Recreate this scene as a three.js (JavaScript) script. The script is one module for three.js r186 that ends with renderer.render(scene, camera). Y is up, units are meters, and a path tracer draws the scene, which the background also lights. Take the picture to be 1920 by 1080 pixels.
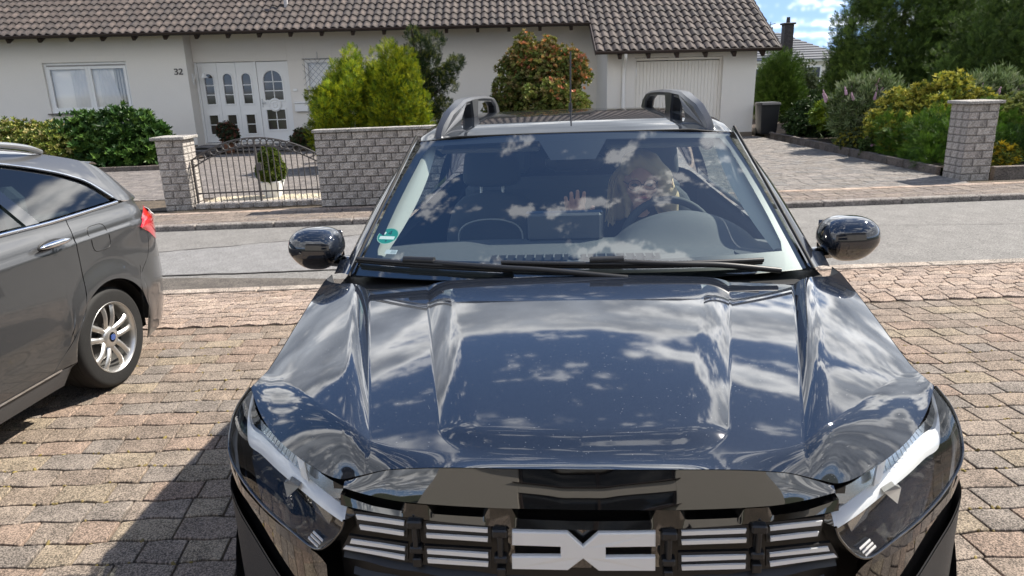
import * as THREE from 'three';
import { mergeGeometries, toCreasedNormals } from 'three/addons/utils/BufferGeometryUtils.js';
import { MarchingCubes } from 'three/addons/objects/MarchingCubes.js';
import { FontLoader } from 'three/addons/loaders/FontLoader.js';
import { TextGeometry } from 'three/addons/geometries/TextGeometry.js';

const rad = (d) => d * Math.PI / 180;
const scene = new THREE.Scene();

// ---------------------------------------------------------------- camera
const camera = new THREE.PerspectiveCamera(44.52, 16 / 9, 0.05, 800);
camera.position.set(0, 1.67, 0);
camera.rotation.set(rad(-16.4), 0, rad(-2.15));
camera.focus = 2.4;
camera.userData.fStop = 14;

// ---------------------------------------------------------------- exposure
const renderer = new THREE.WebGLRenderer({ antialias: true });
renderer.toneMapping = THREE.LinearToneMapping;
renderer.toneMappingExposure = 2.15;
renderer.shadowMap.enabled = true;

// ---------------------------------------------------------------- sun
const SUN = new THREE.Vector3(0.84, 1, -0.42).normalize();
const sun = new THREE.DirectionalLight(new THREE.Color(1, 0.93, 0.83), 4.6);
sun.position.copy(SUN).multiplyScalar(60).add(new THREE.Vector3(0, 0, -9));
sun.target.position.set(0, 0, -9);
sun.castShadow = true;
sun.shadow.mapSize.set(4096, 4096);
Object.assign(sun.shadow.camera, { left: -26, right: 26, top: 26, bottom: -26, near: 1, far: 140 });
sun.name = 'sun';
scene.add(sun, sun.target);

// ---------------------------------------------------------------- noise
function hash(x, y, s) {
  let h = Math.imul(x, 374761393) ^ Math.imul(y, 668265263) ^ Math.imul(s, 2147483647 - 61);
  h = Math.imul(h ^ (h >>> 13), 1274126177); h ^= h >>> 16;
  return (h >>> 0) / 4294967296;
}
function vnoise(x, y, s = 0, per = 0) {
  const xi = Math.floor(x), yi = Math.floor(y); let fx = x - xi, fy = y - yi;
  fx = fx * fx * fx * (fx * (fx * 6 - 15) + 10); fy = fy * fy * fy * (fy * (fy * 6 - 15) + 10);
  const w = per ? (k) => ((k % per) + per) % per : (k) => k;
  const a = hash(w(xi), w(yi), s), b = hash(w(xi + 1), w(yi), s), c = hash(w(xi), w(yi + 1), s), d = hash(w(xi + 1), w(yi + 1), s);
  return a + (b - a) * fx + (c - a) * fy + (a - b - c + d) * fx * fy;
}
function fbm(x, y, s, oct, per = 0, gain = 0.5) {
  let v = 0, a = 1, n = 0;
  for (let k = 0; k < oct; k++) { v += a * vnoise(x, y, s + k * 17, per); n += a; a *= gain; x *= 2; y *= 2; if (per) per *= 2; }
  return v / n;
}
function rng(seed) { let a = seed | 0; return () => { a = (a + 0x6d2b79f5) | 0; let t = Math.imul(a ^ (a >>> 15), 1 | a); t = (t + Math.imul(t ^ (t >>> 7), 61 | t)) ^ t; return ((t ^ (t >>> 14)) >>> 0) / 4294967296; }; }
const clamp = (x, a = 0, b = 1) => Math.min(b, Math.max(a, x));
const lerp = (a, b, t) => a + (b - a) * t;
const smooth = (a, b, x) => { const t = clamp((x - a) / (b - a)); return t * t * (3 - 2 * t); };
const mix3 = (a, b, t) => [lerp(a[0], b[0], t), lerp(a[1], b[1], t), lerp(a[2], b[2], t)];

// ---------------------------------------------------------------- sky: air and a layer of broken cumulus
{
  const W = 2048, Hh = 1024, data = new Float32Array(W * Hh * 4);
  const dens = (px, pz) => {
    const r = Math.hypot(px * 0.74, pz > 0 ? pz * 0.80 : pz);
    const wx = fbm(px * 0.9, pz * 0.9, 5, 3) - 0.5, wz = fbm(px * 0.9, pz * 0.9, 9, 3) - 0.5;
    const big = fbm(px * 0.75 + wx * 0.8 + 3.1, pz * 0.75 + wz * 0.8 + 7.7, 21, 3);
    const n = fbm(px * 2.6 + wx * 1.3, pz * 4.0 + wz * 1.3, 33, 7, 0, 0.58);
    const mid = fbm(px * 2.2 + 11, pz * 3.0 + 4, 45, 4);
    const cover = lerp(-0.004, 0.31, smooth(0.72, 1.45, r + (big - 0.5) * 0.9 + (mid - 0.5) * 1.1)) - 0.29 * smooth(3.4, 6.0, r);
    const wisp = (fbm(px * 8.6 + wx * 3 + 2.6, pz * 13.0 + wz * 3 + 1.3, 91, 6, 0, 0.62) - 0.598 + 0.16 * (mid - 0.5)) * 2.0; // small torn clouds between the large ones
    return clamp(Math.max((n * 0.66 + big * 0.34 - 0.565 + cover) * 3.6, Math.min(0.20, wisp)), 0, 1);
  };
  for (let j = 0; j < Hh; j++) {
    const el = ((j + 0.5) / Hh - 0.5) * Math.PI, y = Math.sin(el), c = Math.cos(el);
    for (let i = 0; i < W; i++) {
      const az = ((i + 0.5) / W - 0.5) * 2 * Math.PI, x = Math.cos(az) * c, z = Math.sin(az) * c;
      let col;
      if (y <= 0) col = [0.30, 0.31, 0.31];
      else {
        const h = Math.pow(1 - y, 3.2);
        col = mix3([0.048, 0.105, 0.245], [0.27, 0.42, 0.66], h);
        const glow = Math.pow(Math.max(0, x * SUN.x + y * SUN.y + z * SUN.z), 6);
        col = [col[0] + glow * 0.12, col[1] + glow * 0.125, col[2] + glow * 0.13];
        const k = 1 / (y + 0.09), px = x * k, pz = z * k;
        const d = dens(px, pz);
        if (d > 0) {
          const toSun = dens(px + 0.10, pz - 0.05);
          const lit = clamp((d - toSun) * 1.4, -0.3, 1);
          const thick = smooth(0.22, 0.85, d);
          const fold = fbm(px * 3.1, pz * 5.2, 57, 5), cl = mix3([1.25, 1.24, 1.22], [0.10 + 0.48 * fold, 0.12 + 0.49 * fold, 0.155 + 0.50 * fold], thick);
          const g = 1 + lit * 0.45 + glow * 0.35;
          const a = smooth(0, 0.42, d) * (0.55 + 0.45 * smooth(0.015, 0.12, y));
          col = mix3(col, [cl[0] * g, cl[1] * g, cl[2] * g], a);
        }
      }
      const o = (j * W + i) * 4; data[o] = col[0]; data[o + 1] = col[1]; data[o + 2] = col[2]; data[o + 3] = 1;
    }
  }
  const t = new THREE.DataTexture(data, W, Hh, THREE.RGBAFormat, THREE.FloatType);
  t.mapping = THREE.EquirectangularReflectionMapping; t.magFilter = THREE.LinearFilter; t.minFilter = THREE.LinearFilter; t.needsUpdate = true;
  scene.background = t; scene.environment = t;
}

// ---------------------------------------------------------------- helpers
const names = new Map();
function numbered(n) { const k = names.get(n) || 0; names.set(n, k + 1); return k ? n + '_' + String(k).padStart(3, '0') : n; }
function mesh(name, geo, mat, parent) {
  const m = new THREE.Mesh(Array.isArray(geo) ? join(geo) : geo, mat);
  m.name = name; m.castShadow = m.receiveShadow = true;
  if (parent) parent.add(m);
  return m;
}
function join(list) {
  const clean = list.map((g) => { const q = g.index ? g.toNonIndexed() : g; const r = new THREE.BufferGeometry(); for (const k of ['position', 'normal', 'uv']) if (q.attributes[k]) r.setAttribute(k, q.attributes[k]); if (!r.attributes.uv) r.setAttribute('uv', new THREE.BufferAttribute(new Float32Array(r.attributes.position.count * 2), 2)); if (!r.attributes.normal) r.computeVertexNormals(); return r; });
  return clean.length === 1 ? clean[0] : mergeGeometries(clean);
}
const groupOf = { brick_pillar: 'block pillars along the pavement', golden_cypress: 'yellow-green cypresses behind the wall', tall_conifer: 'tall conifers in the side garden', butterfly_bush: 'butterfly bushes in the side bed', potted_shrub: 'potted shrubs at the front steps' };
function thing(name, label, category, pos = [0, 0, 0], turn = 0, group = groupOf[name]) {
  const g = new THREE.Group(); g.name = numbered(name); g.position.set(...pos); g.rotation.y = turn;
  g.userData = { label, category }; if (group) g.userData.group = group;
  scene.add(g); return g;
}
function structure(name, geo, mat) { const m = mesh(numbered(name), geo, mat, scene); m.userData = { kind: 'structure' }; return m; }
function part(name, parent) { const g = new THREE.Group(); g.name = name; parent.add(g); return g; }
// box with chamfered edges, its base centre at the origin; uv in metres
function box(w, h, d, x = 0, y = 0, z = 0, c = 0.004) {
  c = Math.min(c, w * 0.45, h * 0.45, d * 0.45);
  const X = w / 2, Y = h / 2, Z = d / 2, pos = [], uv = [];
  const P = (sx, sy, sz, ax) => [sx * (ax === 0 ? X : X - c), sy * (ax === 1 ? Y : Y - c), sz * (ax === 2 ? Z : Z - c)];
  const tri = (a, b, q, ax) => { for (const p of [a, b, q]) { pos.push(p[0] + x, p[1] + y + Y, p[2] + z); uv.push(...(ax === 0 ? [p[2] + z, p[1] + y] : ax === 1 ? [p[0] + x, p[2] + z] : [p[0] + x, p[1] + y])); } };
  const quad = (a, b, q, e, n, ax) => { // orient so that the face looks along n
    const u = [b[0] - a[0], b[1] - a[1], b[2] - a[2]], v = [q[0] - a[0], q[1] - a[1], q[2] - a[2]];
    const cr = [u[1] * v[2] - u[2] * v[1], u[2] * v[0] - u[0] * v[2], u[0] * v[1] - u[1] * v[0]];
    if (cr[0] * n[0] + cr[1] * n[1] + cr[2] * n[2] > 0) { tri(a, b, q, ax); tri(a, q, e, ax); } else { tri(a, q, b, ax); tri(a, e, q, ax); }
  };
  for (const s of [-1, 1]) {
    quad(P(s, -1, -1, 0), P(s, 1, -1, 0), P(s, 1, 1, 0), P(s, -1, 1, 0), [s, 0, 0], 0);
    quad(P(-1, s, -1, 1), P(1, s, -1, 1), P(1, s, 1, 1), P(-1, s, 1, 1), [0, s, 0], 1);
    quad(P(-1, -1, s, 2), P(1, -1, s, 2), P(1, 1, s, 2), P(-1, 1, s, 2), [0, 0, s], 2);
    for (const r of [-1, 1]) {
      quad(P(s, r, -1, 0), P(s, r, 1, 0), P(s, r, 1, 1), P(s, r, -1, 1), [s, r, 0], 0);
      quad(P(s, -1, r, 0), P(s, 1, r, 0), P(s, 1, r, 2), P(s, -1, r, 2), [s, 0, r], 0);
      quad(P(-1, s, r, 1), P(1, s, r, 1), P(1, s, r, 2), P(-1, s, r, 2), [0, s, r], 1);
      for (const q of [-1, 1]) {
        const a = P(s, r, q, 0), b = P(s, r, q, 1), e = P(s, r, q, 2);
        const o = s * r * q > 0; tri(a, o ? b : e, o ? e : b, 1);
      }
    }
  }
  const g = new THREE.BufferGeometry(); g.setAttribute('position', new THREE.Float32BufferAttribute(pos, 3)); g.setAttribute('uv', new THREE.Float32BufferAttribute(uv, 2)); g.computeVertexNormals();
  return g;
}
// sheet from a function of (s, t) in 0..1
function sheet(ns, nt, f, uvf, flip) {
  const pos = [], uv = [], idx = [];
  for (let j = 0; j <= nt; j++) for (let i = 0; i <= ns; i++) { const p = f(i / ns, j / nt); pos.push(p[0], p[1], p[2]); uv.push(...(uvf ? uvf(p, i / ns, j / nt) : [i / ns, j / nt])); }
  for (let j = 0; j < nt; j++) for (let i = 0; i < ns; i++) { const a = j * (ns + 1) + i, b = a + 1, c = a + ns + 1, d = c + 1; if (flip) idx.push(a, c, b, b, c, d); else idx.push(a, b, c, b, d, c); }
  const g = new THREE.BufferGeometry(); g.setAttribute('position', new THREE.Float32BufferAttribute(pos, 3)); g.setAttribute('uv', new THREE.Float32BufferAttribute(uv, 2)); g.setIndex(idx); g.computeVertexNormals();
  return g;
}
function curve(pts, tension = 0.5) { return new THREE.CatmullRomCurve3(pts.map((p) => new THREE.Vector3(...p)), false, 'centripetal', tension); }
function tube(pts, r, seg = 24, rs = 8, closed = false) { const c = pts.getPoint ? pts : new THREE.CatmullRomCurve3(pts.map((p) => new THREE.Vector3(...p)), closed, 'centripetal'); return new THREE.TubeGeometry(c, seg, r, rs, closed); }
function rod(a, b, r, rs = 8) { const A = new THREE.Vector3(...a), B = new THREE.Vector3(...b), d = B.clone().sub(A), g = new THREE.CylinderGeometry(r, r, d.length(), rs); g.applyQuaternion(new THREE.Quaternion().setFromUnitVectors(new THREE.Vector3(0, 1, 0), d.clone().normalize())); g.translate(...A.add(B).multiplyScalar(0.5).toArray()); return g; }
function lathe(pts, seg = 32) { return new THREE.LatheGeometry(pts.map((p) => new THREE.Vector2(p[0], p[1])), seg); }
// flat plate from outline [[x, y], ...], extruded along +z by depth, small bevel
function plate(pts, depth, bevel = 0.002, holes = []) {
  const s = new THREE.Shape(pts.map((p) => new THREE.Vector2(p[0], p[1])));
  for (const h of holes) s.holes.push(new THREE.Path(h.map((p) => new THREE.Vector2(p[0], p[1]))));
  return new THREE.ExtrudeGeometry(s, { depth: Math.max(depth - 2 * bevel, 0.0005), bevelEnabled: bevel > 0, bevelThickness: bevel, bevelSize: bevel, bevelOffset: -bevel, bevelSegments: 1, curveSegments: 10 });
}
function interp(xs, ys, x) { // monotone-ish cubic through sorted knots
  const n = xs.length; if (x <= xs[0]) return ys[0]; if (x >= xs[n - 1]) return ys[n - 1];
  let k = 0; while (x > xs[k + 1]) k++;
  const h = xs[k + 1] - xs[k], t = (x - xs[k]) / h, m = (i) => (i <= 0 ? (ys[1] - ys[0]) / (xs[1] - xs[0]) : i >= n - 1 ? (ys[n - 1] - ys[n - 2]) / (xs[n - 1] - xs[n - 2]) : (ys[i + 1] - ys[i - 1]) / (xs[i + 1] - xs[i - 1]));
  const t2 = t * t, t3 = t2 * t;
  return (2 * t3 - 3 * t2 + 1) * ys[k] + (t3 - 2 * t2 + t) * h * m(k) + (3 * t2 - 2 * t3) * ys[k + 1] + (t3 - t2) * h * m(k + 1);
}
const polyAt = (pts) => { const n = pts.length - 1; return (t) => { const f = clamp(t) * n, k = Math.min(n - 1, Math.floor(f)), q = f - k; return [0, 1, 2].map((i) => lerp(pts[k][i], pts[k + 1][i], q)); }; };
// curve by arc length through points
const curveAt = (pts) => { const c = curve(pts); return (t) => c.getPointAt(clamp(t)).toArray(); };

// ---------------------------------------------------------------- textures and materials
function tex(size, f, srgb = true, rx = 1, ry = 1) {
  const d = new Uint8Array(size * size * 4);
  for (let j = 0; j < size; j++) for (let i = 0; i < size; i++) { const c = f(i / size, j / size); const o = (j * size + i) * 4; for (let k = 0; k < 3; k++) d[o + k] = clamp(c[k]) * 255; d[o + 3] = 255; }
  const t = new THREE.DataTexture(d, size, size); t.wrapS = t.wrapT = THREE.RepeatWrapping; t.magFilter = THREE.LinearFilter; t.minFilter = THREE.LinearMipmapLinearFilter; t.generateMipmaps = true;
  if (srgb) t.colorSpace = THREE.SRGBColorSpace; t.repeat.set(rx, ry); t.needsUpdate = true; return t;
}
const lin = (r, g, b) => new THREE.Color().setRGB(r, g, b);
const std = (o) => new THREE.MeshStandardMaterial(o);
const phy = (o) => new THREE.MeshPhysicalMaterial(o);
// speckled grey multiplier: fine sand, coarse grains, soft blotches
const speckle = (seed, fine, blotch, lo, hi, size = 512, grainFreq = 128) => tex(size, (u, v) => {
  const g = hash(Math.floor(u * size), Math.floor(v * size), seed), m = vnoise(u * grainFreq, v * grainFreq, seed + 1, grainFreq), b = fbm(u * 6, v * 6, seed + 2, 4, 6);
  const k = clamp(lerp(lo, hi, 0.5 + (g - 0.5) * fine + (m - 0.5) * fine * 1.6 + (b - 0.5) * blotch)); return [k, k, k];
});
const T = {};
T.conc = speckle(1, 0.85, 0.7, 0.55, 1.0);
T.block = speckle(7, 0.6, 0.8, 0.62, 1.0);
T.asph = speckle(13, 0.7, 0.35, 0.66, 1.0);
T.tile = speckle(19, 0.5, 1.0, 0.5, 1.0);
T.plaster = speckle(23, 0.12, 0.14, 0.92, 1.0, 512, 160);
T.bump = tex(512, (u, v) => { const g = 0.5 * vnoise(u * 160, v * 160, 41, 160) + 0.5 * hash(Math.floor(u * 512), Math.floor(v * 512), 43); return [g, g, g]; }, false);
T.lump = tex(512, (u, v) => { const g = fbm(u * 12, v * 12, 47, 5, 12); return [g, g, g]; }, false);
const rep = (t, r) => { const q = t.clone(); q.repeat.set(r, r); q.needsUpdate = true; return q; };
const M = {
  plaster: std({ color: lin(0.84, 0.80, 0.74), roughness: 0.92, map: rep(T.plaster, 0.5), bumpMap: rep(T.bump, 1.2), bumpScale: 0.002 }),
  plasterGarage: std({ color: lin(0.78, 0.755, 0.705), roughness: 0.92, map: rep(T.plaster, 0.5), bumpMap: rep(T.bump, 1.2), bumpScale: 0.002 }),
  plinth: std({ color: lin(0.20, 0.165, 0.13), roughness: 0.9, map: rep(T.plaster, 1) }),
  white: std({ color: lin(0.80, 0.80, 0.79), roughness: 0.38 }),
  whiteMatte: std({ color: lin(0.78, 0.77, 0.74), roughness: 0.6 }),
  garageDoor: std({ color: lin(0.75, 0.725, 0.67), roughness: 0.5 }),
  brown: std({ color: lin(0.035, 0.022, 0.018), roughness: 0.55 }),
  iron: std({ color: lin(0.085, 0.078, 0.074), roughness: 0.5, metalness: 0.2 }),
  steel: std({ color: lin(0.55, 0.55, 0.55), roughness: 0.35, metalness: 0.9 }),
  glass: phy({ color: lin(1, 1, 1), roughness: 0.01, metalness: 0, transmission: 1, thickness: 0, ior: 1.5 }),
  darkRoom: std({ color: lin(0.03, 0.03, 0.033), roughness: 0.9 }),
  blackPlastic: std({ color: lin(0.018, 0.018, 0.02), roughness: 0.55 }),
  rubber: std({ color: lin(0.011, 0.011, 0.011), roughness: 0.75, map: rep(T.conc, 4) }),
  soil: std({ color: lin(0.075, 0.05, 0.035), roughness: 1, map: rep(T.conc, 0.7), bumpMap: rep(T.lump, 0.6), bumpScale: 0.03 }),
  joint: std({ color: lin(0.15, 0.115, 0.08), roughness: 1, map: rep(T.conc, 1.3), bumpMap: rep(T.bump, 2), bumpScale: 0.004 }),
};
// ================================================================ ground, road, paving
structure('ground', sheet(40, 40, (s, t) => [lerp(-260, 260, s), -0.09, lerp(160, -420, t)], (p) => [p[0], p[2]]), std({ color: lin(0.07, 0.085, 0.035), roughness: 1, map: rep(T.conc, 0.21), bumpMap: rep(T.lump, 0.3), bumpScale: 0.05 }));
const asphalt = std({ color: lin(0.245, 0.235, 0.22), roughness: 0.93, map: rep(T.asph, 1.1), bumpMap: rep(T.bump, 2.2), bumpScale: 0.003 });
const road = structure('road', sheet(60, 6, (s, t) => [lerp(-60, 60, s), -0.012 + 0.012 * Math.sin(Math.PI * t), lerp(-6.0, -8.84, t)], (p) => [p[0], p[2]]), asphalt);
const worn = std({ color: lin(0.20, 0.175, 0.15), roughness: 1, map: rep(T.conc, 1.7), bumpMap: rep(T.bump, 3), bumpScale: 0.006 });
// older, browner strip of asphalt along the near edge on the left and a repaired patch, each with its own outline
{
  const edge = (x) => 0.10 + 0.32 * smooth(-0.6, -3.6, x) + 0.03 * (fbm(x * 2.3, 0, 61, 3) - 0.5) * 2;
  mesh('worn_asphalt_strip', sheet(90, 3, (s, t) => { const x = lerp(-14, 0.5, s); const z = -6.02 - edge(x) * t; return [x, -0.0035 + 0.012 * Math.sin(Math.PI * (-6 - z) / 2.84), z]; }, (p) => [p[0], p[2]]), worn, road);
  const patch = std({ color: lin(0.26, 0.255, 0.25), roughness: 0.9, map: rep(T.asph, 1.6), bumpMap: rep(T.bump, 2.6), bumpScale: 0.002 });
  const zr = (z) => -0.005 + 0.012 * Math.sin(Math.PI * (-6 - z) / 2.84);
  mesh('asphalt_patch', sheet(30, 12, (s, t) => { const x = lerp(-5.4, -1.55, s); const z0 = -6.52, z1 = lerp(-7.15, -8.15, s); const z = lerp(z0, z1, t) + 0.012 * (fbm(x * 3, t * 3, 67, 2) - 0.5); return [x, zr(z), z]; }, (p) => [p[0], p[2]]), patch, road);
  const seam = std({ color: lin(0.075, 0.07, 0.065), roughness: 0.8 });
  const line = (a, b, w, seed) => sheet(60, 1, (s, t) => { const x = lerp(a[0], b[0], s) + (fbm(s * 12, seed, 71, 3) - 0.5) * 0.05, z = lerp(a[1], b[1], s) + (fbm(s * 12, seed, 73, 3) - 0.5) * 0.07 + (t - 0.5) * w * (0.5 + fbm(s * 20, seed, 75, 2)); return [x, zr(z) + 0.004, z]; }, null, false);
  mesh('bitumen_seam', line([-5.4, -7.15], [-1.55, -8.15], 0.03, 1), seam, road);
  mesh('bitumen_seam', line([-5.4, -6.52], [-1.55, -6.52], 0.018, 2), seam, road);
  mesh('bitumen_seam', line([-7.5, -7.7], [-3.6, -6.1], 0.014, 3), seam, road);
  mesh('road_crack', line([3.2, -7.6], [7.6, -7.25], 0.010, 4), seam, road);
}
// one paver: wavy long edges shared with its neighbours, chamfered rim
function paverGeo(xa, xb, za, zb, cx, cz, top, wave, slant, gap = 0.0055, rise = 0.0) {
  const N = 6, ring = [];
  const ez = (z, x) => z + wave(x, z);
  for (let i = 0; i <= N; i++) { const x = lerp(xa, xb, i / N); ring.push([x, ez(za, x)]); }
  for (let i = 0; i <= N; i++) { const x = lerp(xb, xa, i / N); ring.push([x, ez(zb, x)]); }
  // end faces lean by slant and bow a little
  const zm = (za + zb) / 2; for (const p of ring) p[0] += (p[1] - zm) * slant + 0.006 * Math.sin((p[1] - za) / (zb - za) * Math.PI * 2);
  const mx = (xa + xb) / 2, mz = zm, n = ring.length, pos = [], uv = [], idx = [];
  const inset = (d) => ring.map((p) => { const hx = (xb - xa) / 2, hz = Math.abs(zb - za) / 2; return [mx + (p[0] - mx) * (1 - d / hx), mz + (p[1] - mz) * (1 - d / hz)]; });
  const layers = [[inset(gap), -0.05], [inset(gap), -0.006], [inset(gap + 0.002), -0.002], [inset(gap + 0.006), 0]];
  for (const [r, y] of layers) for (const p of r) { pos.push(p[0] - cx, top + y + rise * (p[0] - mx), p[1] - cz); uv.push(p[0], p[1] + y); }
  pos.push(mx - cx, top + 0.001, mz - cz); uv.push(mx, mz);
  for (let l = 0; l < layers.length - 1; l++) for (let i = 0; i < n; i++) { const a = l * n + i, b = l * n + (i + 1) % n, c = a + n, d = b + n; idx.push(a, c, b, b, c, d); }
  const L = (layers.length - 1) * n, C = layers.length * n; for (let i = 0; i < n; i++) idx.push(L + i, C, L + (i + 1) % n);
  const g = new THREE.BufferGeometry(); g.setAttribute('position', new THREE.Float32BufferAttribute(pos, 3)); g.setAttribute('uv', new THREE.Float32BufferAttribute(uv, 2)); g.setIndex(idx); g.computeVertexNormals(); return g;
}
camera.updateMatrixWorld(); camera.updateProjectionMatrix();
const probe = new THREE.Vector3();
const inView = (x, y, z) => { probe.set(x, y, z).project(camera); return probe.z < 1 && Math.abs(probe.x) < 1.04 && Math.abs(probe.y) < 1.04; };
const SUVPOS = [0.111, -1.061], SUVYAW = rad(-4.827);
function underSuv(x, z) { const dx = x - SUVPOS[0], dz = z - SUVPOS[1], c = Math.cos(SUVYAW), s = Math.sin(SUVYAW); const u = c * dx - s * dz, w = s * dx + c * dz; return Math.abs(u) < 0.93 && w < 0.1; }
function underEstate(x, z) { return x < -2.45 - (z + 3.8) * 0.27 + 0.02 && z > -4.9; }
const stoneMat = (r, g, b, k = 1.9) => std({ color: lin(r, g, b), roughness: 0.95, map: rep(T.conc, k), bumpMap: rep(T.bump, 3.2), bumpScale: 0.0035 });
function pavingField(root, tones, x0, x1, z0, z1, rowDepth, lengths, wave, slant, top, seed, limit, hidden) {
  const R = rng(seed), all = [];
  let z = z0, row = 0;
  while (z > z1 + 0.02) {
    const d = Math.min(rowDepth(row), z - z1); let x = x0 - R() * 0.3;
    while (x < x1) { const l = lengths(R, row); all.push([Math.max(x, x0), Math.min(x + l, x1), z - d, z]); x += l; }
    z -= d; row++;
  }
  const single = [], rest = tones.map(() => []);
  for (const p of all) {
    const cx = (p[0] + p[1]) / 2, cz = (p[2] + p[3]) / 2; if (p[1] - p[0] < 0.05) continue;
    const tone = Math.floor(R() * tones.length * 0.999), tip = (R() - 0.5) * 0.02, dy = (R() - 0.5) * 0.003;
    const seen = inView(cx, top, cz) && !hidden(cx, cz);
    const near = seen ? Math.hypot(cx, cz) : 1e9;
    single.push({ p, cx, cz, tone, tip, dy, near });
  }
  single.sort((a, b) => a.near - b.near);
  single.forEach((q, i) => {
    const [xa, xb, za, zb] = q.p;
    if (i < limit && q.near < 1e8) { const g = paverGeo(xa, xb, za, zb, q.cx, q.cz, 0, wave, slant, 0.0038, q.tip); const m = mesh('paver', g, tones[q.tone], root); m.position.set(q.cx, top + q.dy, q.cz); }
    else rest[q.tone].push(paverGeo(xa, xb, za, zb, 0, 0, top + q.dy, wave, slant, 0.0038, q.tip));
  });
  rest.forEach((list, k) => { if (list.length) { const m = mesh('farther_pavers', mergeGeometries(list), tones[k], root); m.userData.kind = 'stuff'; } });
}
const yardTones = [stoneMat(0.40, 0.315, 0.24), stoneMat(0.375, 0.305, 0.245), stoneMat(0.425, 0.345, 0.25), stoneMat(0.335, 0.285, 0.24), stoneMat(0.39, 0.32, 0.255), stoneMat(0.405, 0.30, 0.23), stoneMat(0.355, 0.28, 0.22)];
const yard = structure('yard_paving', sheet(2, 2, (s, t) => [lerp(-9, 11, s), -0.014, lerp(4.0, -4.96, t)], (p) => [p[0], p[2]]), M.joint);
const yardWave = (x, z) => 0.0055 * Math.sin(x * 26 + Math.round(z / 0.142) * 2.1) + 0.004 * Math.sin(x * 11 + z * 7);
pavingField(yard, yardTones, -6.5, 8.5, 1.6, -4.94, (r) => (r % 2 ? 0.138 : 0.146), (R) => [0.165, 0.235, 0.255][Math.floor(R() * 2.999)], yardWave, 0.10, 0, 11, 290, (x, z) => underSuv(x, z) || underEstate(x, z));
{ // moss and sand caught in the joints
  const R = rng(404), spots = [], o = new THREE.Object3D(), c = new THREE.Color();
  for (let i = 0; i < 2600; i++) { const x = lerp(-4, 4.5, R()), row = Math.floor(R() * 44), z = 1.6 - row * 0.142; if (z < -4.9 || z > -1.2) continue; if (fbm(x * 1.4, z * 1.4, 407, 3) < 0.50) continue; spots.push([x, z + yardWave(x, z) + (R() - 0.5) * 0.008]); }
  const im = new THREE.InstancedMesh(new THREE.IcosahedronGeometry(1, 0), std({ color: 0xffffff, roughness: 1 }), spots.length);
  spots.forEach(([x, z], i) => { const s = 0.004 + 0.006 * R(); o.position.set(x, -0.003, z); o.rotation.set(R(), R() * 6, R()); o.scale.set(s * (1 + 1.5 * R()), s * 0.8, s); o.updateMatrix(); im.setMatrixAt(i, o.matrix); const g = R(); c.setRGB(0.16 + 0.06 * g, 0.12 + 0.05 * g, 0.05); im.setColorAt(i, c); });
  im.name = 'joint_moss'; im.userData.kind = 'stuff'; im.castShadow = im.receiveShadow = true; yard.add(im);
}
const pinkTones = [stoneMat(0.52, 0.40, 0.32, 1.6), stoneMat(0.48, 0.375, 0.305, 1.6), stoneMat(0.55, 0.43, 0.34, 1.6), stoneMat(0.50, 0.375, 0.29, 1.6)];
const nearWalk = structure('near_pavement', sheet(2, 2, (s, t) => [lerp(-14, 16, s), -0.012, lerp(-4.95, -6.0, t)], (p) => [p[0], p[2]]), M.joint);
const pinkWave = (x, z) => 0.017 * Math.sin(x * 31 + Math.round(z / 0.105) * 3.14) + 0.005 * Math.sin(x * 17);
pavingField(nearWalk, pinkTones, -8, 10, -4.965, -5.86, () => 0.105, (R) => 0.2 + (R() - 0.5) * 0.01, pinkWave, -0.12, 0.002, 12, 160, (x, z) => underSuv(x, z) || underEstate(x, z));
{ // pale edging stones between pavement and road
  const R = rng(5); let x = -13, n = 0; const m = [stoneMat(0.55, 0.46, 0.38, 1.2), stoneMat(0.50, 0.43, 0.36, 1.2)];
  while (x < 15) { const l = 0.98, g = mesh('edging_stone', box(l - 0.008, 0.1, 0.118, 0, 0, 0, 0.006), m[n++ % 2], nearWalk); g.position.set(x + l / 2, -0.094 + R() * 0.002, -5.935); x += l; }
}
// far side of the road: low kerb, pavement, drive
const FY = 0.05;
const kerb = structure('kerb', box(90, 0.05, 0.02, 0, -0.02, -8.99, 0.002), M.joint);
{
  const R = rng(6), m = [stoneMat(0.33, 0.30, 0.27, 1.1), stoneMat(0.30, 0.27, 0.245, 1.1), stoneMat(0.36, 0.32, 0.29, 1.1)]; let n = 0;
  for (let x = -16; x < 18; x += 1.0) { const g = mesh('kerbstone', box(0.992, 0.14, 0.13, 0, 0, 0, 0.012), m[n++ % 3], kerb); g.position.set(x + 0.5, FY - 0.14 + 0.004 + R() * 0.003, -8.91); }
}
const walkTones = [stoneMat(0.30, 0.24, 0.20, 1.6), stoneMat(0.27, 0.225, 0.195, 1.6), stoneMat(0.33, 0.27, 0.22, 1.6)];
const farWalk = structure('far_pavement', sheet(2, 2, (s, t) => [lerp(-30, 30, s), FY - 0.014, lerp(-8.96, -10.12, t)], (p) => [p[0], p[2]]), M.joint);
pavingField(farWalk, walkTones, -9, 12, -8.985, -9.72, () => 0.105, () => 0.21, (x) => 0.006 * Math.sin(x * 30), 0, FY, 13, 40, (x, z) => Math.abs(x) < 2.4);
{ // pink band at the back of the pavement
  const R = rng(15); for (let x = -9; x < 12; x += 0.42) { const g = mesh('edging_stone', box(0.414, 0.07, 0.15, 0, 0, 0, 0.004), pinkTones[Math.floor(R() * 3.99)], farWalk); g.position.set(x, FY - 0.069 + R() * 0.003, -9.80); }
}
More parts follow.
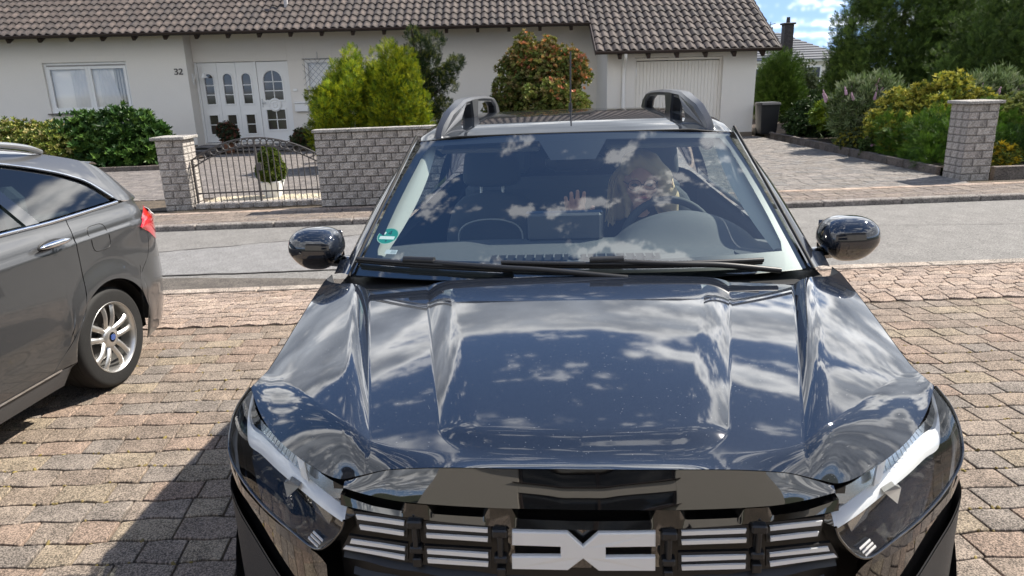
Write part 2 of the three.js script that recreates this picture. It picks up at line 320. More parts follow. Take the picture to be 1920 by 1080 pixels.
const driveTones = [stoneMat(0.30, 0.275, 0.25, 1.5), stoneMat(0.26, 0.245, 0.23, 1.5), stoneMat(0.335, 0.30, 0.27, 1.5), stoneMat(0.285, 0.255, 0.225, 1.5)];
const drive = structure('garage_drive', sheet(2, 2, (s, t) => [lerp(1.4, 6.6, s), FY - 0.014, lerp(-9.86, -19.2, t)], (p) => [p[0], p[2]]), M.joint);
pavingField(drive, driveTones, 1.45, 6.58, -9.88, -18.85, () => 0.14, (R) => 0.22 + (R() - 0.5) * 0.05, (x, z) => 0.008 * Math.sin(x * 28 + z * 9), 0.08, FY, 14, 120, (x, z) => x < 3.3);
const fore = structure('forecourt', sheet(2, 2, (s, t) => [lerp(-13, 1.3, s), FY - 0.014, lerp(-10.2, -21.4, t)], (p) => [p[0], p[2]]), M.joint);
pavingField(fore, [stoneMat(0.27, 0.24, 0.225, 1.5), stoneMat(0.24, 0.215, 0.20, 1.5), stoneMat(0.30, 0.265, 0.24, 1.5)], -9.5, -1.5, -11.25, -19.2, () => 0.16, (R) => 0.24 + (R() - 0.5) * 0.05, (x, z) => 0.007 * Math.sin(x * 28 + z * 9), 0.05, FY, 16, 100, (x) => x > -2.8);
// gravel strip just inside the gate
{
  const g0 = structure('gravel_strip', sheet(2, 2, (s, t) => [lerp(-4.62, -2.6, s), FY - 0.004, lerp(-10.5, -11.2, t)], (p) => [p[0], p[2]]), stoneMat(0.58, 0.52, 0.40, 3));
  const R = rng(77), peb = new THREE.IcosahedronGeometry(1, 0), im = new THREE.InstancedMesh(peb, std({ color: 0xffffff, roughness: 0.9 }), 5200), o = new THREE.Object3D(), c = new THREE.Color();
  for (let i = 0; i < 5200; i++) { o.position.set(lerp(-4.62, -2.6, R()), FY + 0.004 + R() * 0.006, lerp(-10.5, -11.22, R())); o.rotation.set(R() * 6, R() * 6, R() * 6); const s = 0.006 + R() * 0.009; o.scale.set(s, s * 0.7, s * (0.7 + R() * 0.6)); o.updateMatrix(); im.setMatrixAt(i, o.matrix); const k = 0.75 + R() * 0.5; c.setRGB(0.56 * k, 0.50 * k, 0.38 * k); im.setColorAt(i, c); }
  im.name = 'gravel'; im.userData = { kind: 'stuff' }; im.castShadow = im.receiveShadow = true; g0.add(im);
}
// planting beds
const bedR = structure('planting_bed', sheet(30, 40, (s, t) => { const x = lerp(6.72, 26, s), z = lerp(-10.75, -34, t); return [x, FY + 0.03 + 0.10 * fbm(x * 0.8, z * 0.8, 81, 3), z]; }, (p) => [p[0], p[2]]), M.soil);
structure('front_bed', sheet(30, 14, (s, t) => { const x = lerp(-16, -7.75, s), z = lerp(-15.9, -20.6, t); return [x, FY + 0.02 + 0.08 * fbm(x * 0.8, z * 0.8, 83, 3), z]; }, (p) => [p[0], p[2]]), M.soil);
structure('wall_bed', sheet(20, 14, (s, t) => { const x = lerp(-2.7, 1.5, s), z = lerp(-10.2, -20.9, t); return [x, FY + 0.02 + 0.08 * fbm(x * 0.8, z * 0.8, 85, 3), z]; }, (p) => [p[0], p[2]]), M.soil);
// bed edging stones along the drive, and a low kerb beside the right pillar
{
  const e = thing('bed_edging', 'low grey edging stones between the garage drive and the planting bed', 'edging', [0, 0, 0]);
  const m = [stoneMat(0.24, 0.20, 0.175, 1.3), stoneMat(0.21, 0.18, 0.16, 1.3)];
  for (let k = 0; k < 16; k++) { const z0 = -10.85 - k * 0.5, x0 = 6.64 + 0.02 * Math.sin(k * 1.7) + k * 0.012; const g = mesh('edging_stone', box(0.075, 0.22, 0.492, 0, 0, 0, 0.008), m[k % 2], e); g.position.set(x0, -0.05, z0 - 0.25); }
  const e2 = thing('low_bed_kerb', 'low brown kerb stones running from the right brick pillar along the pavement', 'kerb', [0, 0, 0]);
  for (let k = 0; k < 12; k++) { const g = mesh('kerbstone', box(0.794, 0.27, 0.10, 0, 0, 0, 0.008), m[k % 2], e2); g.position.set(7.62 + k * 0.8, -0.08, -10.48 - 0.004 * k); }
  const e3 = thing('front_bed_edging', 'low dark edging stones below the dark rhododendron hedge', 'edging', [0, 0, 0]);
  for (let k = 0; k < 9; k++) { const g = mesh('edging_stone', box(0.492, 0.2, 0.07, 0, 0, 0, 0.008), m[k % 2], e3); g.position.set(-7.95 - k * 0.5, -0.05, -15.86); }
}

// ================================================================ block wall, pillars, gate
const blockTones = [stoneMat(0.54, 0.495, 0.45, 1.4), stoneMat(0.49, 0.45, 0.41, 1.4), stoneMat(0.59, 0.54, 0.49, 1.4), stoneMat(0.52, 0.47, 0.43, 1.4)];
for (const m of blockTones) { m.bumpMap = rep(T.lump, 2.4); m.bumpScale = 0.02; }
const mortar = std({ color: lin(0.25, 0.23, 0.21), roughness: 1, map: rep(T.conc, 2) });
const capMat = stoneMat(0.52, 0.49, 0.45, 1.2);
const blocks = {};
function blockGeo(l, h, d) { const k = [l, h, d].map((q) => q.toFixed(3)).join(); return blocks[k] || (blocks[k] = box(l, h, d, 0, 0, 0, 0.007)); }
function block(parent, R, l, h, d, x, y, z) { const g = mesh('block', blockGeo(l - 0.010, h - 0.010, d), blockTones[Math.floor(R() * 3.99)], parent); g.position.set(x + (R() - 0.5) * 0.001, y + 0.005, z + (R() - 0.5) * 0.008); g.rotation.set((R() - 0.5) * 0.01, (R() - 0.5) * 0.02, 0); return g; }
{
  const w = thing('garden_wall', 'grey concrete block garden wall behind the black car', 'wall', [0, 0, -9.98]);
  const R = rng(31), x0 = -2.655, x1 = 1.35, rows = 10, h = (1.075 - FY) / rows;
  mesh('mortar', box(x1 - x0 - 0.02, 1.06 - FY, 0.13, (x0 + x1) / 2, FY, -0.02, 0.002), mortar, w);
  for (let r = 0; r < rows; r++) { let x = x0 - (r % 2 ? 0.105 : 0); while (x < x1 - 0.02) { const a = Math.max(x, x0), b = Math.min(x + 0.21, x1); if (b - a > 0.04) block(w, R, b - a, h, 0.16, (a + b) / 2, FY + r * h, -0.02); x += 0.21; } }
  for (let x = x0 - 0.02; x < x1; x += 0.5) { const g = mesh('coping_stone', box(0.494, 0.042, 0.22, 0, 0, 0, 0.006), capMat, w); g.position.set(x + 0.25, 1.077, -0.02); }
}
function pillar(cx, cz, top, label, s = 0.40) {
  const w = thing('brick_pillar', label, 'pillar', [cx, 0, cz]);
  const R = rng(Math.round(cx * 10) + 400), rows = 10, h = (top - 0.045 - 0.0) / rows, d = 0.14;
  mesh('mortar', box(s - 0.02, top - 0.05, s - 0.02, 0, 0, 0, 0.002), mortar, w);
  for (let r = 0; r < rows; r++) {
    const l = r % 2 ? s * 0.64 : s * 0.36, y = r * h;
    // front, back: two blocks each; sides one short block each
    for (const sz of [-1, 1]) { const a = sz > 0 ? l : s - l; block(w, R, a, h, d, -s / 2 + a / 2, y, sz * (s / 2 - d / 2)); block(w, R, s - a, h, d, s / 2 - (s - a) / 2, y, sz * (s / 2 - d / 2)); }
    for (const sx of [-1, 1]) block(w, R, d, h, s - 2 * d, sx * (s / 2 - d / 2), y, 0);
  }
  mesh('cap', box(s + 0.09, 0.045, s + 0.09, 0, top - 0.045, 0, 0.008), capMat, w);
  return w;
}
pillar(-4.80, -10.42, 1.08, 'grey block gate pillar with flat cap at the open end of the iron gate');
pillar(6.87, -10.55, 1.155, 'pale grey block pillar with flat cap beside the juniper and garage drive', 0.44);
{
  const g = thing('garden_gate', 'arched dark wrought iron double gate with a row of rings', 'gate', [-3.64, 0, -10.36]);
  const W = 0.93, arc = (x, o) => 0.735 + 0.285 * (1 - (x / W) ** 2) - o;
  const arcPts = (o) => { const p = []; for (let k = 0; k <= 24; k++) { const x = lerp(-W, W, k / 24); p.push([x, arc(x, o), 0]); } return p; };
  mesh('top_rail', tube(arcPts(0), 0.011, 48, 6), M.iron, g);
  mesh('lower_rail', tube(arcPts(0.115), 0.010, 48, 6), M.iron, g);
  mesh('bottom_rail', box(2 * W, 0.022, 0.016, 0, 0.235, 0, 0.003), M.iron, g);
  for (let k = 0; k <= 22; k++) { const x = lerp(-W, W, k / 22), post = k === 0 || k === 22 || k === 11; mesh(post ? 'post' : 'bar', post ? box(0.03, arc(x, 0) - 0.06, 0.03, x, 0.06, 0, 0.003) : box(0.013, arc(x, 0.115) - 0.075, 0.013, x, 0.075, 0, 0.002), M.iron, g); }
  const ringG = new THREE.TorusGeometry(0.046, 0.0085, 6, 18);
  for (let k = 0; k < 20; k++) { const x = lerp(-W + 0.05, W - 0.05, k / 19), m = mesh('ring', ringG, M.iron, g); m.position.set(x, arc(x, 0.0575), 0); }
  mesh('lock_box', box(0.06, 0.11, 0.045, 0.03, 0.55, 0, 0.004), M.iron, g);
  const th = thing('gate_threshold', 'row of grey blocks set in the ground under the iron gate', 'threshold', [-3.63, 0, -10.36]);
  const R = rng(91); for (let k = 0; k < 9; k++) block(th, R, 0.212, 0.10, 0.22, -0.95 + 0.106 + k * 0.212, -0.01 + 0.02, 0);
}
// ---------------------------------------------------------------- refuse bin
{
  const b = thing('wheelie_bin', 'black wheeled refuse bin standing at the corner of the garage', 'bin', [6.78, FY, -18.72]);
  const m = std({ color: lin(0.014, 0.015, 0.017), roughness: 0.5 });
  const tap = (w0, w1, d0, d1, h, y) => { const g = box(1, 1, 1, 0, 0, 0, 0.03), p = g.attributes.position; for (let i = 0; i < p.count; i++) { const t = p.getY(i); p.setXYZ(i, p.getX(i) * lerp(w0, w1, t), y + t * h, p.getZ(i) * lerp(d0, d1, t)); } g.computeVertexNormals(); return g; };
  mesh('body', tap(0.40, 0.47, 0.42, 0.52, 0.72, 0.06), m, b);
  mesh('rim', box(0.50, 0.035, 0.55, 0, 0.765, 0, 0.008), m, b);
  const lid = mesh('lid', tap(0.51, 0.47, 0.57, 0.50, 0.055, 0.80), m, b); mesh('handle', rod([-0.2, 0.83, -0.30], [0.2, 0.83, -0.30], 0.014), m, lid);
  for (const s of [-1, 1]) { const w = mesh('wheel', new THREE.CylinderGeometry(0.1, 0.1, 0.045, 20), M.rubber, b); w.rotation.z = Math.PI / 2; w.position.set(s * 0.2, 0.1, -0.22); }
}
// ================================================================ the bungalow across the road
const font = await new FontLoader().loadAsync('fonts/droid/droid_sans_bold.typeface.json');
const tileMats = [[0.105, 0.082, 0.072], [0.080, 0.064, 0.058], [0.128, 0.099, 0.086], [0.092, 0.070, 0.061]].map((c) => std({ color: lin(...c), roughness: 0.85, map: rep(T.tile, 1.7), bumpMap: rep(T.bump, 3), bumpScale: 0.003 }));
function tileGeo(w, l, seed) { // one S-shaped concrete tile: lower edge at z = +l/2, curved across x, its front lip 18 mm thick
  const prof = (s) => 0.026 * Math.cos((s - 0.28) * Math.PI * 2) + 0.004 * Math.sin(s * 12 + seed);
  const top = sheet(10, 2, (s, t) => [(s - 0.5) * w * 1.06, prof(s) + 0.016 + 0.030 * (1 - t), lerp(l / 2 + 0.02, -l / 2 - 0.03, t)], (p) => [p[0], p[2]]);
  const lip = sheet(10, 1, (s, t) => [(s - 0.5) * w * 1.06, prof(s) + 0.046 - 0.026 * t, l / 2 + 0.02 - 0.004 * t], (p) => [p[0], p[1]], true);
  return join([top, lip]);
}
function tiledSlope(roof, o) { // o: x0,x1,zTop,zEave, y(z) ; rows laid from the eave up; parts counted by the caller
  const { w, l, ang, list } = o;
  for (let r = 0; ; r++) { const z = o.zEave - (r + 0.5) * l * Math.cos(ang); if (z < o.zTop) break; for (let x = o.x0 + w / 2; x < o.x1; x += w) list.push([x, o.y(z), z, r]); }
}
{
  const H = thing('bungalow', 'white rendered bungalow with brown tiled roof, arched white front door and garage', 'house', [-6, 0, -20.6]);
  H.rotation.z = rad(-0.75);
  const ZF = 0, ZR = -0.45, ZG = 1.7, th = 0.3, y0 = -0.3;
  const wallBox = (xa, xb, ya, yb, z, d = th) => box(xb - xa, yb - ya, d, (xa + xb) / 2, ya, z - d / 2, 0.004);
  const around = (xa, xb, ya, yb, z, holes) => { // wall with rectangular openings, as strips between them
    const out = []; let x = xa; for (const h of holes) { out.push(wallBox(x, h[0], ya, yb, z)); if (h[2] > ya + 0.01) out.push(wallBox(h[0], h[1], ya, h[2], z)); out.push(wallBox(h[0], h[1], h[3], yb, z)); x = h[1]; } out.push(wallBox(x, xb, ya, yb, z)); return out;
  };
  const win = [-6.83, -4.50, 1.16, 2.515], small = [0.30, 1.10, 1.64, 2.46], win2 = [2.92, 3.97, 1.18, 2.42], door = [-2.83, -0.17, 0.20, 2.45];
  mesh('front_wall', around(-11, -2.84, y0, 3.30, ZF, [win]), M.plaster, H);
  mesh('return_wall', box(th, 3.30 - y0, 0.44, -2.84 - th / 2 - 0.002, y0, ZR + 0.15 - 0.22 + 0.0, 0.004), M.plaster, H);
  mesh('entrance_wall', around(-2.836, 8.9, y0, 3.30, ZR, [door, small, win2]), M.plaster, H);
  mesh('plinth', [box(8.1, 0.5, 0.012, -6.9, y0, ZF + 0.008, 0.003), box(8.7, 0.45, 0.012, 4.5, y0, ZR + 0.008, 0.003)], M.plinth, H);
  // garage
  const gd = [9.34, 11.61, 0.0, 2.24];
  mesh('garage_front_wall', around(8.63, 12.47, 0.20, 2.47, ZG, [[gd[0], gd[1], 0.19, gd[3]]]), M.plasterGarage, H);
  mesh('garage_side_wall', [box(0.28, 2.6, 2.0, 8.63 + 0.14, 0.20, ZG - 0.302 - 1.0, 0.004), box(0.28, 2.6, 9.4, 12.47 - 0.14, 0.20, ZG - 0.302 - 4.7, 0.004)], M.plasterGarage, H);
  mesh('garage_plinth', [box(0.9, 0.62, 0.30, 12.04, y0, ZG - 0.148, 0.004), box(0.71, 0.62, 0.30, 8.985, y0, ZG - 0.148, 0.004), box(0.30, 0.62, 9.4, 12.325, y0, ZG - 5.0, 0.004)], M.plinth, H);
  const gdoor = part('garage_door', H);
  mesh('door_frame', [box(0.06, 2.1, 0.06, gd[0] + 0.03, 0.13, ZG - 0.14, 0.003), box(0.06, 2.1, 0.06, gd[1] - 0.03, 0.13, ZG - 0.14, 0.003), box(gd[1] - gd[0] - 0.122, 0.06, 0.06, (gd[0] + gd[1]) / 2, 2.17, ZG - 0.14, 0.003)], M.garageDoor, gdoor);
  const slatG = box(0.0865, 2.0, 0.022, 0, 0.15, 0, 0.006);
  for (let k = 0; k < 24; k++) { const s = mesh('slat', slatG, M.garageDoor, gdoor); s.position.set(gd[0] + 0.07 + 0.0445 + k * 0.0892, 0, ZG - 0.16); }
  mesh('backing', box(2.1, 2.0, 0.02, (gd[0] + gd[1]) / 2, 0.15, ZG - 0.185, 0.002), M.garageDoor, gdoor);
  mesh('handle', [box(0.12, 0.03, 0.03, 10.47, 1.05, ZG - 0.135, 0.006)], M.blackPlastic, gdoor);
  // house body behind the facades, so that rooms are dark and closed
  mesh('rear_wall', [box(19.4, 3.5, 0.3, -1.3, y0, -9.0, 0.004), box(0.3, 3.5, 9, -11.15, y0, -4.6, 0.004)], M.plaster, H);
  mesh('floor', box(19.2, 0.1, 8.4, -1.3, 0.12, -4.75, 0.004), M.darkRoom, H);
  mesh('inner_wall', [box(19.2, 3.0, 0.1, -1.3, 0.24, -3.0, 0.004)], M.whiteMatte, H);

  // ---- roof
  const roof = part('roof', H), slope = 0.56, ang = Math.atan(slope), yTop = (z) => 3.185 + slope * (0.7 - z), ridge = -2.6;
  const board = std({ color: lin(0.05, 0.033, 0.026), roughness: 0.7 });
  const deck = (xa, xb, za, zb) => sheet(1, 1, (s, t) => [lerp(xa, xb, s), yTop(lerp(za, zb, t)) - 0.02, lerp(za, zb, t)]);
  const deckU = (xa, xb, za, zb) => sheet(1, 1, (s, t) => [lerp(xa, xb, s), yTop(lerp(za, zb, t)) - 0.075, lerp(za, zb, t)], null, true);
  mesh('roof_boards', [deck(-11.8, 12.85, 0.7, ridge), deckU(-11.8, 12.85, 0.7, ridge), deck(8.3, 12.85, 2.1, 0.7), deckU(8.3, 12.85, 2.1, 0.7), sheet(1, 1, (s, t) => [lerp(-11.8, 12.85, s), yTop(ridge) - slope * t * 5.2 - 0.02, ridge - 5.2 * t])], board, roof);
  const list = [], tw = 0.21, tl = 0.36;
  tiledSlope(roof, { x0: -11.8, x1: 8.3, zEave: 0.7, zTop: ridge, y: yTop, w: tw, l: tl, ang, list });
  tiledSlope(roof, { x0: 8.32, x1: 12.85, zEave: 2.1, zTop: ridge, y: yTop, w: tw, l: tl, ang, list });
  H.updateMatrixWorld(true);
  const q = new THREE.Vector3(), R = rng(51);
  const scored = list.map((p) => { q.set(p[0], p[1], p[2]).applyMatrix4(H.matrixWorld); const seen = inView(q.x, q.y, q.z); return { p, d: seen ? -q.z * 1 + Math.abs(q.x) * 0.02 : 1e6, m: Math.floor(R() * 3.99), j: [(R() - 0.5) * 0.008, (R() - 0.5) * 0.012, (R() - 0.5) * 0.016] }; });
  scored.sort((a, b) => a.d - b.d);
  const tg = [0, 1, 2].map((k) => tileGeo(tw, tl, k * 2.1)), o = new THREE.Object3D();
  const rest = tileMats.map(() => []);
  scored.forEach((s, i) => {
    o.position.set(s.p[0] + s.j[0], s.p[1] + s.j[1] * 0.3, s.p[2]); o.rotation.set(ang, s.j[1], s.j[2]); o.updateMatrix();
    if (i < 300) { const t = mesh('tile', tg[i % 3], tileMats[s.m], roof); t.position.copy(o.position); t.rotation.copy(o.rotation); }
    else rest[s.m].push(o.matrix.clone());
  });
  rest.forEach((ms, k) => { const im = new THREE.InstancedMesh(tg[k % 3], tileMats[k], ms.length); ms.forEach((m, i) => im.setMatrixAt(i, m)); im.name = 'upper_tiles'; im.userData.kind = 'stuff'; im.castShadow = im.receiveShadow = true; roof.add(im); });
  mesh('ridge_cap', (() => { const g = new THREE.CylinderGeometry(0.12, 0.12, 24.6, 12, 1, false, -Math.PI / 2, Math.PI); g.rotateZ(Math.PI / 2); g.translate(0.5, yTop(ridge) + 0.02, ridge); return g; })(), tileMats[1], roof);
  // gutters, verge boards, rafters
  const gut = (xa, xb, z, y) => { const p = []; for (let k = 0; k <= 10; k++) { const a = Math.PI * k / 10; p.push([Math.cos(a) * 0.058, -Math.sin(a) * 0.058]); } return sheet(1, 10, (s, t) => { const k = Math.round(t * 10); return [lerp(xa, xb, s), y + p[k][1], z + p[k][0]]; }); };
  mesh('gutter', [gut(-11.9, 8.3, 0.78, yTop(0.7) - 0.01), tube([[-11.9, yTop(0.7) - 0.008, 0.838], [8.3, yTop(0.7) - 0.008, 0.838]], 0.009, 1, 6)], M.brown, roof);
  mesh('gutter', [gut(8.26, 12.9, 2.18, yTop(2.1) - 0.01), tube([[8.26, yTop(2.1) - 0.008, 2.238], [12.9, yTop(2.1) - 0.008, 2.238]], 0.009, 1, 6)], M.brown, roof);
  const verge = (x, za, zb) => { const g = box(0.03, 0.13, Math.hypot(za - zb, slope * (za - zb)), 0, -0.10, 0, 0.004); g.rotateX(ang); g.translate(x, yTop((za + zb) / 2), (za + zb) / 2); return g; };
  mesh('verge_board', verge(8.285, 2.1, 0.62), M.brown, roof);
  mesh('verge_board', verge(12.885, 2.1, ridge), M.brown, roof);
  const rafG = (z) => { const g = box(0.085, 0.13, 0.62, 0, -0.205, 0, 0.004); g.rotateX(ang); g.translate(0, yTop(z), z); return g; };
  const rm = rafG(0.42), rg = rafG(1.86);
  for (let x = -11.4; x < 8.2; x += 0.835) { const m = mesh('rafter', rm, M.brown, roof); m.position.x = x; }
  for (let x = 8.9; x < 12.8; x += 0.72) { const m = mesh('rafter', rg, M.brown, roof); m.position.x = x; }
  mesh('vent_pipe', [(() => { const g = new THREE.CylinderGeometry(0.055, 0.06, 0.5, 14); g.translate(-0.06, yTop(-0.55) + 0.22, -0.55); return g; })(), (() => { const g = new THREE.CylinderGeometry(0.075, 0.075, 0.05, 14); g.translate(-0.06, yTop(-0.55) + 0.47, -0.55); return g; })()], std({ color: lin(0.42, 0.40, 0.40), roughness: 0.5 }), roof);
  // downpipe at the garage
  mesh('downpipe', [tube([[9.02, 2.34, 2.16], [9.03, 2.24, 2.12], [9.05, 2.10, 1.86], [9.05, 1.95, 1.765], [9.05, 1.2, 1.762], [9.05, 0.2, 1.762]], 0.042, 40, 12)], M.whiteMatte, H);
  mesh('pipe_socket', (() => { const g = new THREE.CylinderGeometry(0.05, 0.05, 0.9, 14); g.translate(9.05, 0.72, 1.762); return g; })(), M.whiteMatte, H);

  // ---- living room window
  const frameAround = (w, t, d, z, x0, x1, ya, yb) => [box(t, yb - ya, d, x0 + t / 2, ya, z, 0.004), box(t, yb - ya, d, x1 - t / 2, ya, z, 0.004), box(x1 - x0 - 2 * t - 0.002, t, d, (x0 + x1) / 2, ya, z, 0.004), box(x1 - x0 - 2 * t - 0.002, t, d, (x0 + x1) / 2, yb - t, z, 0.004)];
  const W1 = part('window', H);
  mesh('frame', frameAround(0, 0.06, 0.07, -0.10, win[0] + 0.002, win[1] - 0.002, win[2] + 0.002, win[3] - 0.002), M.white, W1);
  const mx = -5.62;
  for (const [a, b] of [[win[0] + 0.064, mx - 0.002], [mx + 0.002, win[1] - 0.064]]) { mesh('sash', frameAround(0, 0.075, 0.06, -0.085, a, b, win[2] + 0.064, win[3] - 0.105), M.white, W1); mesh('pane', box(b - a - 0.148, win[3] - win[2] - 0.32, 0.004, (a + b) / 2, win[2] + 0.138, -0.09, 0.0005), M.glass, W1); }
  mesh('shutter_rail', box(win[1] - win[0] - 0.13, 0.04, 0.05, (win[0] + win[1]) / 2, win[3] - 0.104, -0.085, 0.004), std({ color: lin(0.32, 0.31, 0.30), roughness: 0.6 }), W1);
  mesh('sill', box(win[1] - win[0] + 0.1, 0.035, 0.2, (win[0] + win[1]) / 2, win[2] - 0.037, 0.0, 0.005), stoneMat(0.30, 0.27, 0.25, 1), W1);
  const blindM = std({ color: lin(0.88, 0.86, 0.81), roughness: 0.9 });
  const slG = box(0.072, 1.16, 0.002, 0, 1.26, 0, 0.0004);
  const RB = rng(8);
  for (let k = 0; k < 26; k++) { const x = win[0] + 0.16 + k * 0.079; if (x > win[1] - 0.1) break; const s = mesh('blind_slat', slG, blindM, W1); s.position.set(x, 0, -0.17); s.rotation.y = x > -5.0 ? 1.12 + 0.1 * RB() : 0.22 + (RB() - 0.5) * 0.1; }
  const swoop = (xa, xb, dir) => sheet(24, 16, (s, t) => { const y = lerp(2.38, 1.26, t), edge = 0.30 * Math.sin(t * Math.PI * 0.5) * dir; const x = lerp(xa, xb, s) + edge * s; return [x, y, -0.128 + 0.008 * Math.sin(s * 24)]; });
  mesh('curtain', swoop(-6.15, -5.72, 0.35), phy({ color: lin(0.78, 0.77, 0.75), roughness: 1, transmission: 0.3, thickness: 0, side: THREE.DoubleSide }), W1);
  mesh('curtain', swoop(-5.4, -5.12, 0.9), phy({ color: lin(0.78, 0.77, 0.75), roughness: 1, transmission: 0.3, thickness: 0, side: THREE.DoubleSide }), W1);
  // house number
  const num = new TextGeometry('32', { font, size: 0.165, depth: 0.015, curveSegments: 6 }); num.translate(-3.21, 2.125, 0.003);
  mesh('house_number', num, std({ color: lin(0.10, 0.09, 0.085), roughness: 0.5 }), H);

  // ---- small window with lattice, second window
  const W2 = part('window', H);
  mesh('frame', frameAround(0, 0.085, 0.08, ZR - 0.06, small[0] + 0.002, small[1] - 0.002, small[2] + 0.002, small[3] - 0.002), M.white, W2);
  mesh('pane', box(0.63, 0.65, 0.004, 0.70, small[2] + 0.085, ZR - 0.07, 0.0005), M.glass, W2);
  mesh('curtain', box(0.66, 0.66, 0.006, 0.70, small[2] + 0.08, ZR - 0.16, 0.001), blindM, W2);
  mesh('sill', box(0.9, 0.03, 0.16, 0.70, small[2] - 0.032, ZR + 0.03, 0.004), stoneMat(0.30, 0.27, 0.25, 1), W2);
  const lat = []; for (let k = -2; k <= 2; k++) for (const s of [-1, 1]) { const cx = 0.70 + k * 0.16; lat.push([[cx - 0.42 * s, small[2] - 0.02, ZR + 0.05], [cx + 0.42 * s, small[3] + 0.02, ZR + 0.05]]); }
  mesh('lattice_grille', [...lat.map(([a, b]) => { const f = (p, r) => [clamp(p[0], small[0] - 0.04, small[1] + 0.04), p[1] + (clamp(p[0], small[0] - 0.04, small[1] + 0.04) - p[0]) * (r[1] - p[1]) / (r[0] - p[0]), p[2]]; return rod(f(a, b), f(b, a), 0.007, 6); }), rod([small[0] - 0.04, small[3] + 0.02, ZR + 0.05], [small[1] + 0.04, small[3] + 0.02, ZR + 0.05], 0.009), rod([small[0] - 0.04, small[2] - 0.02, ZR + 0.05], [small[1] + 0.04, small[2] - 0.02, ZR + 0.05], 0.009), rod([0.70, small[3] + 0.02, ZR + 0.05], [0.70, small[3] + 0.2, ZR + 0.03], 0.008)], std({ color: lin(0.35, 0.35, 0.36), roughness: 0.5, metalness: 0.4 }), W2);
  const W3 = part('window', H);
  mesh('frame', frameAround(0, 0.085, 0.08, ZR - 0.06, win2[0] + 0.002, win2[1] - 0.002, win2[2] + 0.002, win2[3] - 0.002), M.white, W3);
  mesh('pane', box(0.88, 1.07, 0.004, 3.445, win2[2] + 0.085, ZR - 0.07, 0.0005), M.glass, W3);

  // ---- front door: three fixed side panels and the leaf
  const D = part('front_door', H), zD = ZR - 0.10;
  const paneM = phy({ color: lin(0.06, 0.052, 0.045), roughness: 0.12, clearcoat: 1, clearcoatRoughness: 0.03 });
  const rect = (x0, x1, ya, yb) => [[x0, ya], [x1, ya], [x1, yb], [x0, yb]];
  const arch = (x0, x1, ya, yb) => { const r = (x1 - x0) / 2, c = (x0 + x1) / 2, p = [[x0, ya], [x1, ya]]; for (let k = 0; k <= 10; k++) { const a = Math.PI * k / 10; p.push([c + r * Math.cos(a), yb - r + r * Math.sin(a)]); } return p; };
  const dy0 = 0.205, dy1 = 2.445;
  mesh('frame', [box(0.07, dy1 - dy0, 0.11, -2.80, dy0, zD, 0.005), box(0.07, dy1 - dy0, 0.11, -1.13, dy0, zD, 0.005), box(0.07, dy1 - dy0, 0.11, -0.205, dy0, zD, 0.005), box(2.53, 0.07, 0.11, -1.50, dy1, zD, 0.005)].map((g) => g), M.white, D);
  const muntin = (pn, g) => mesh('muntin', g, M.white, pn);
  const panel = (name, x0, x1, up, low) => {
    const pn = mesh(name, (() => { const g = plate(rect(x0, x1, dy0 + 0.01, dy1 - 0.01), 0.06, 0.004, [up.shape, low.shape]); g.translate(0, 0, zD - 0.03); return g; })(), M.white, D);
    for (const q of [up, low]) {
      const ring = plate(q.outer, 0.018, 0.005, [q.shape]); ring.translate(0, 0, zD + 0.031); mesh('moulding', ring, M.white, pn);
      const gl = plate(q.shape, 0.008, 0); gl.translate(0, 0, zD - 0.015); mesh('pane', gl, paneM, pn);
      for (const b of q.bars) muntin(pn, box(b[1] - b[0], b[3] - b[2], 0.016, (b[0] + b[1]) / 2, b[2], zD + 0.004, 0.003));
    }
    return pn;
  };
  for (let k = 0; k < 3; k++) {
    const x0 = -2.76 + k * 0.535, x1 = x0 + 0.53, a = x0 + 0.145, b = x1 - 0.135;
    panel('side_panel', x0, x1, { shape: arch(a, b, 1.30, 2.13), outer: arch(a - 0.045, b + 0.045, 1.255, 2.175), bars: [[a, b, 1.54, 1.565], [a, b, 1.80, 1.825]] }, { shape: rect(a, b, 0.45, 0.98), outer: rect(a - 0.045, b + 0.045, 0.405, 1.025), bars: [[a, b, 0.70, 0.725]] });
  }
  const lx0 = -1.09, lx1 = -0.245, lc = (lx0 + lx1) / 2, la = lc - 0.265, lb = lc + 0.265;
  const leaf = panel('door_leaf', lx0, lx1, { shape: arch(la, lb, 1.38, 2.19), outer: arch(la - 0.05, lb + 0.05, 1.33, 2.24), bars: [[lc - 0.0125, lc + 0.0125, 1.38, 2.19], [la, lb, 1.62, 1.645], [la, lb, 1.87, 1.895]] }, { shape: rect(la, lb, 0.55, 1.10), outer: rect(la - 0.05, lb + 0.05, 0.50, 1.15), bars: [[lc - 0.0125, lc + 0.0125, 0.55, 1.10], [la, lb, 0.81, 0.835]] });
  const ros = (r0, r1, d) => { const g = new THREE.CylinderGeometry(r1, r0, d, 28); g.rotateX(Math.PI / 2); g.translate(lc, 1.24, zD + 0.03 + d / 2); return g; };
  mesh('rosette', [ros(0.19, 0.185, 0.03), (() => { const g = new THREE.TorusGeometry(0.15, 0.018, 8, 28); g.translate(lc, 1.24, zD + 0.062); return g; })(), (() => { const g = new THREE.TorusGeometry(0.065, 0.014, 8, 24); g.translate(lc, 1.24, zD + 0.062); return g; })()], M.white, leaf);
  mesh('handle', [box(0.035, 0.24, 0.012, lx0 + 0.06, 1.18, zD + 0.038, 0.003), rod([lx0 + 0.06, 1.30, zD + 0.05], [lx0 + 0.06, 1.30, zD + 0.085], 0.012), rod([lx0 + 0.06, 1.30, zD + 0.085], [lx0 + 0.18, 1.30, zD + 0.085], 0.011)], M.steel, leaf);
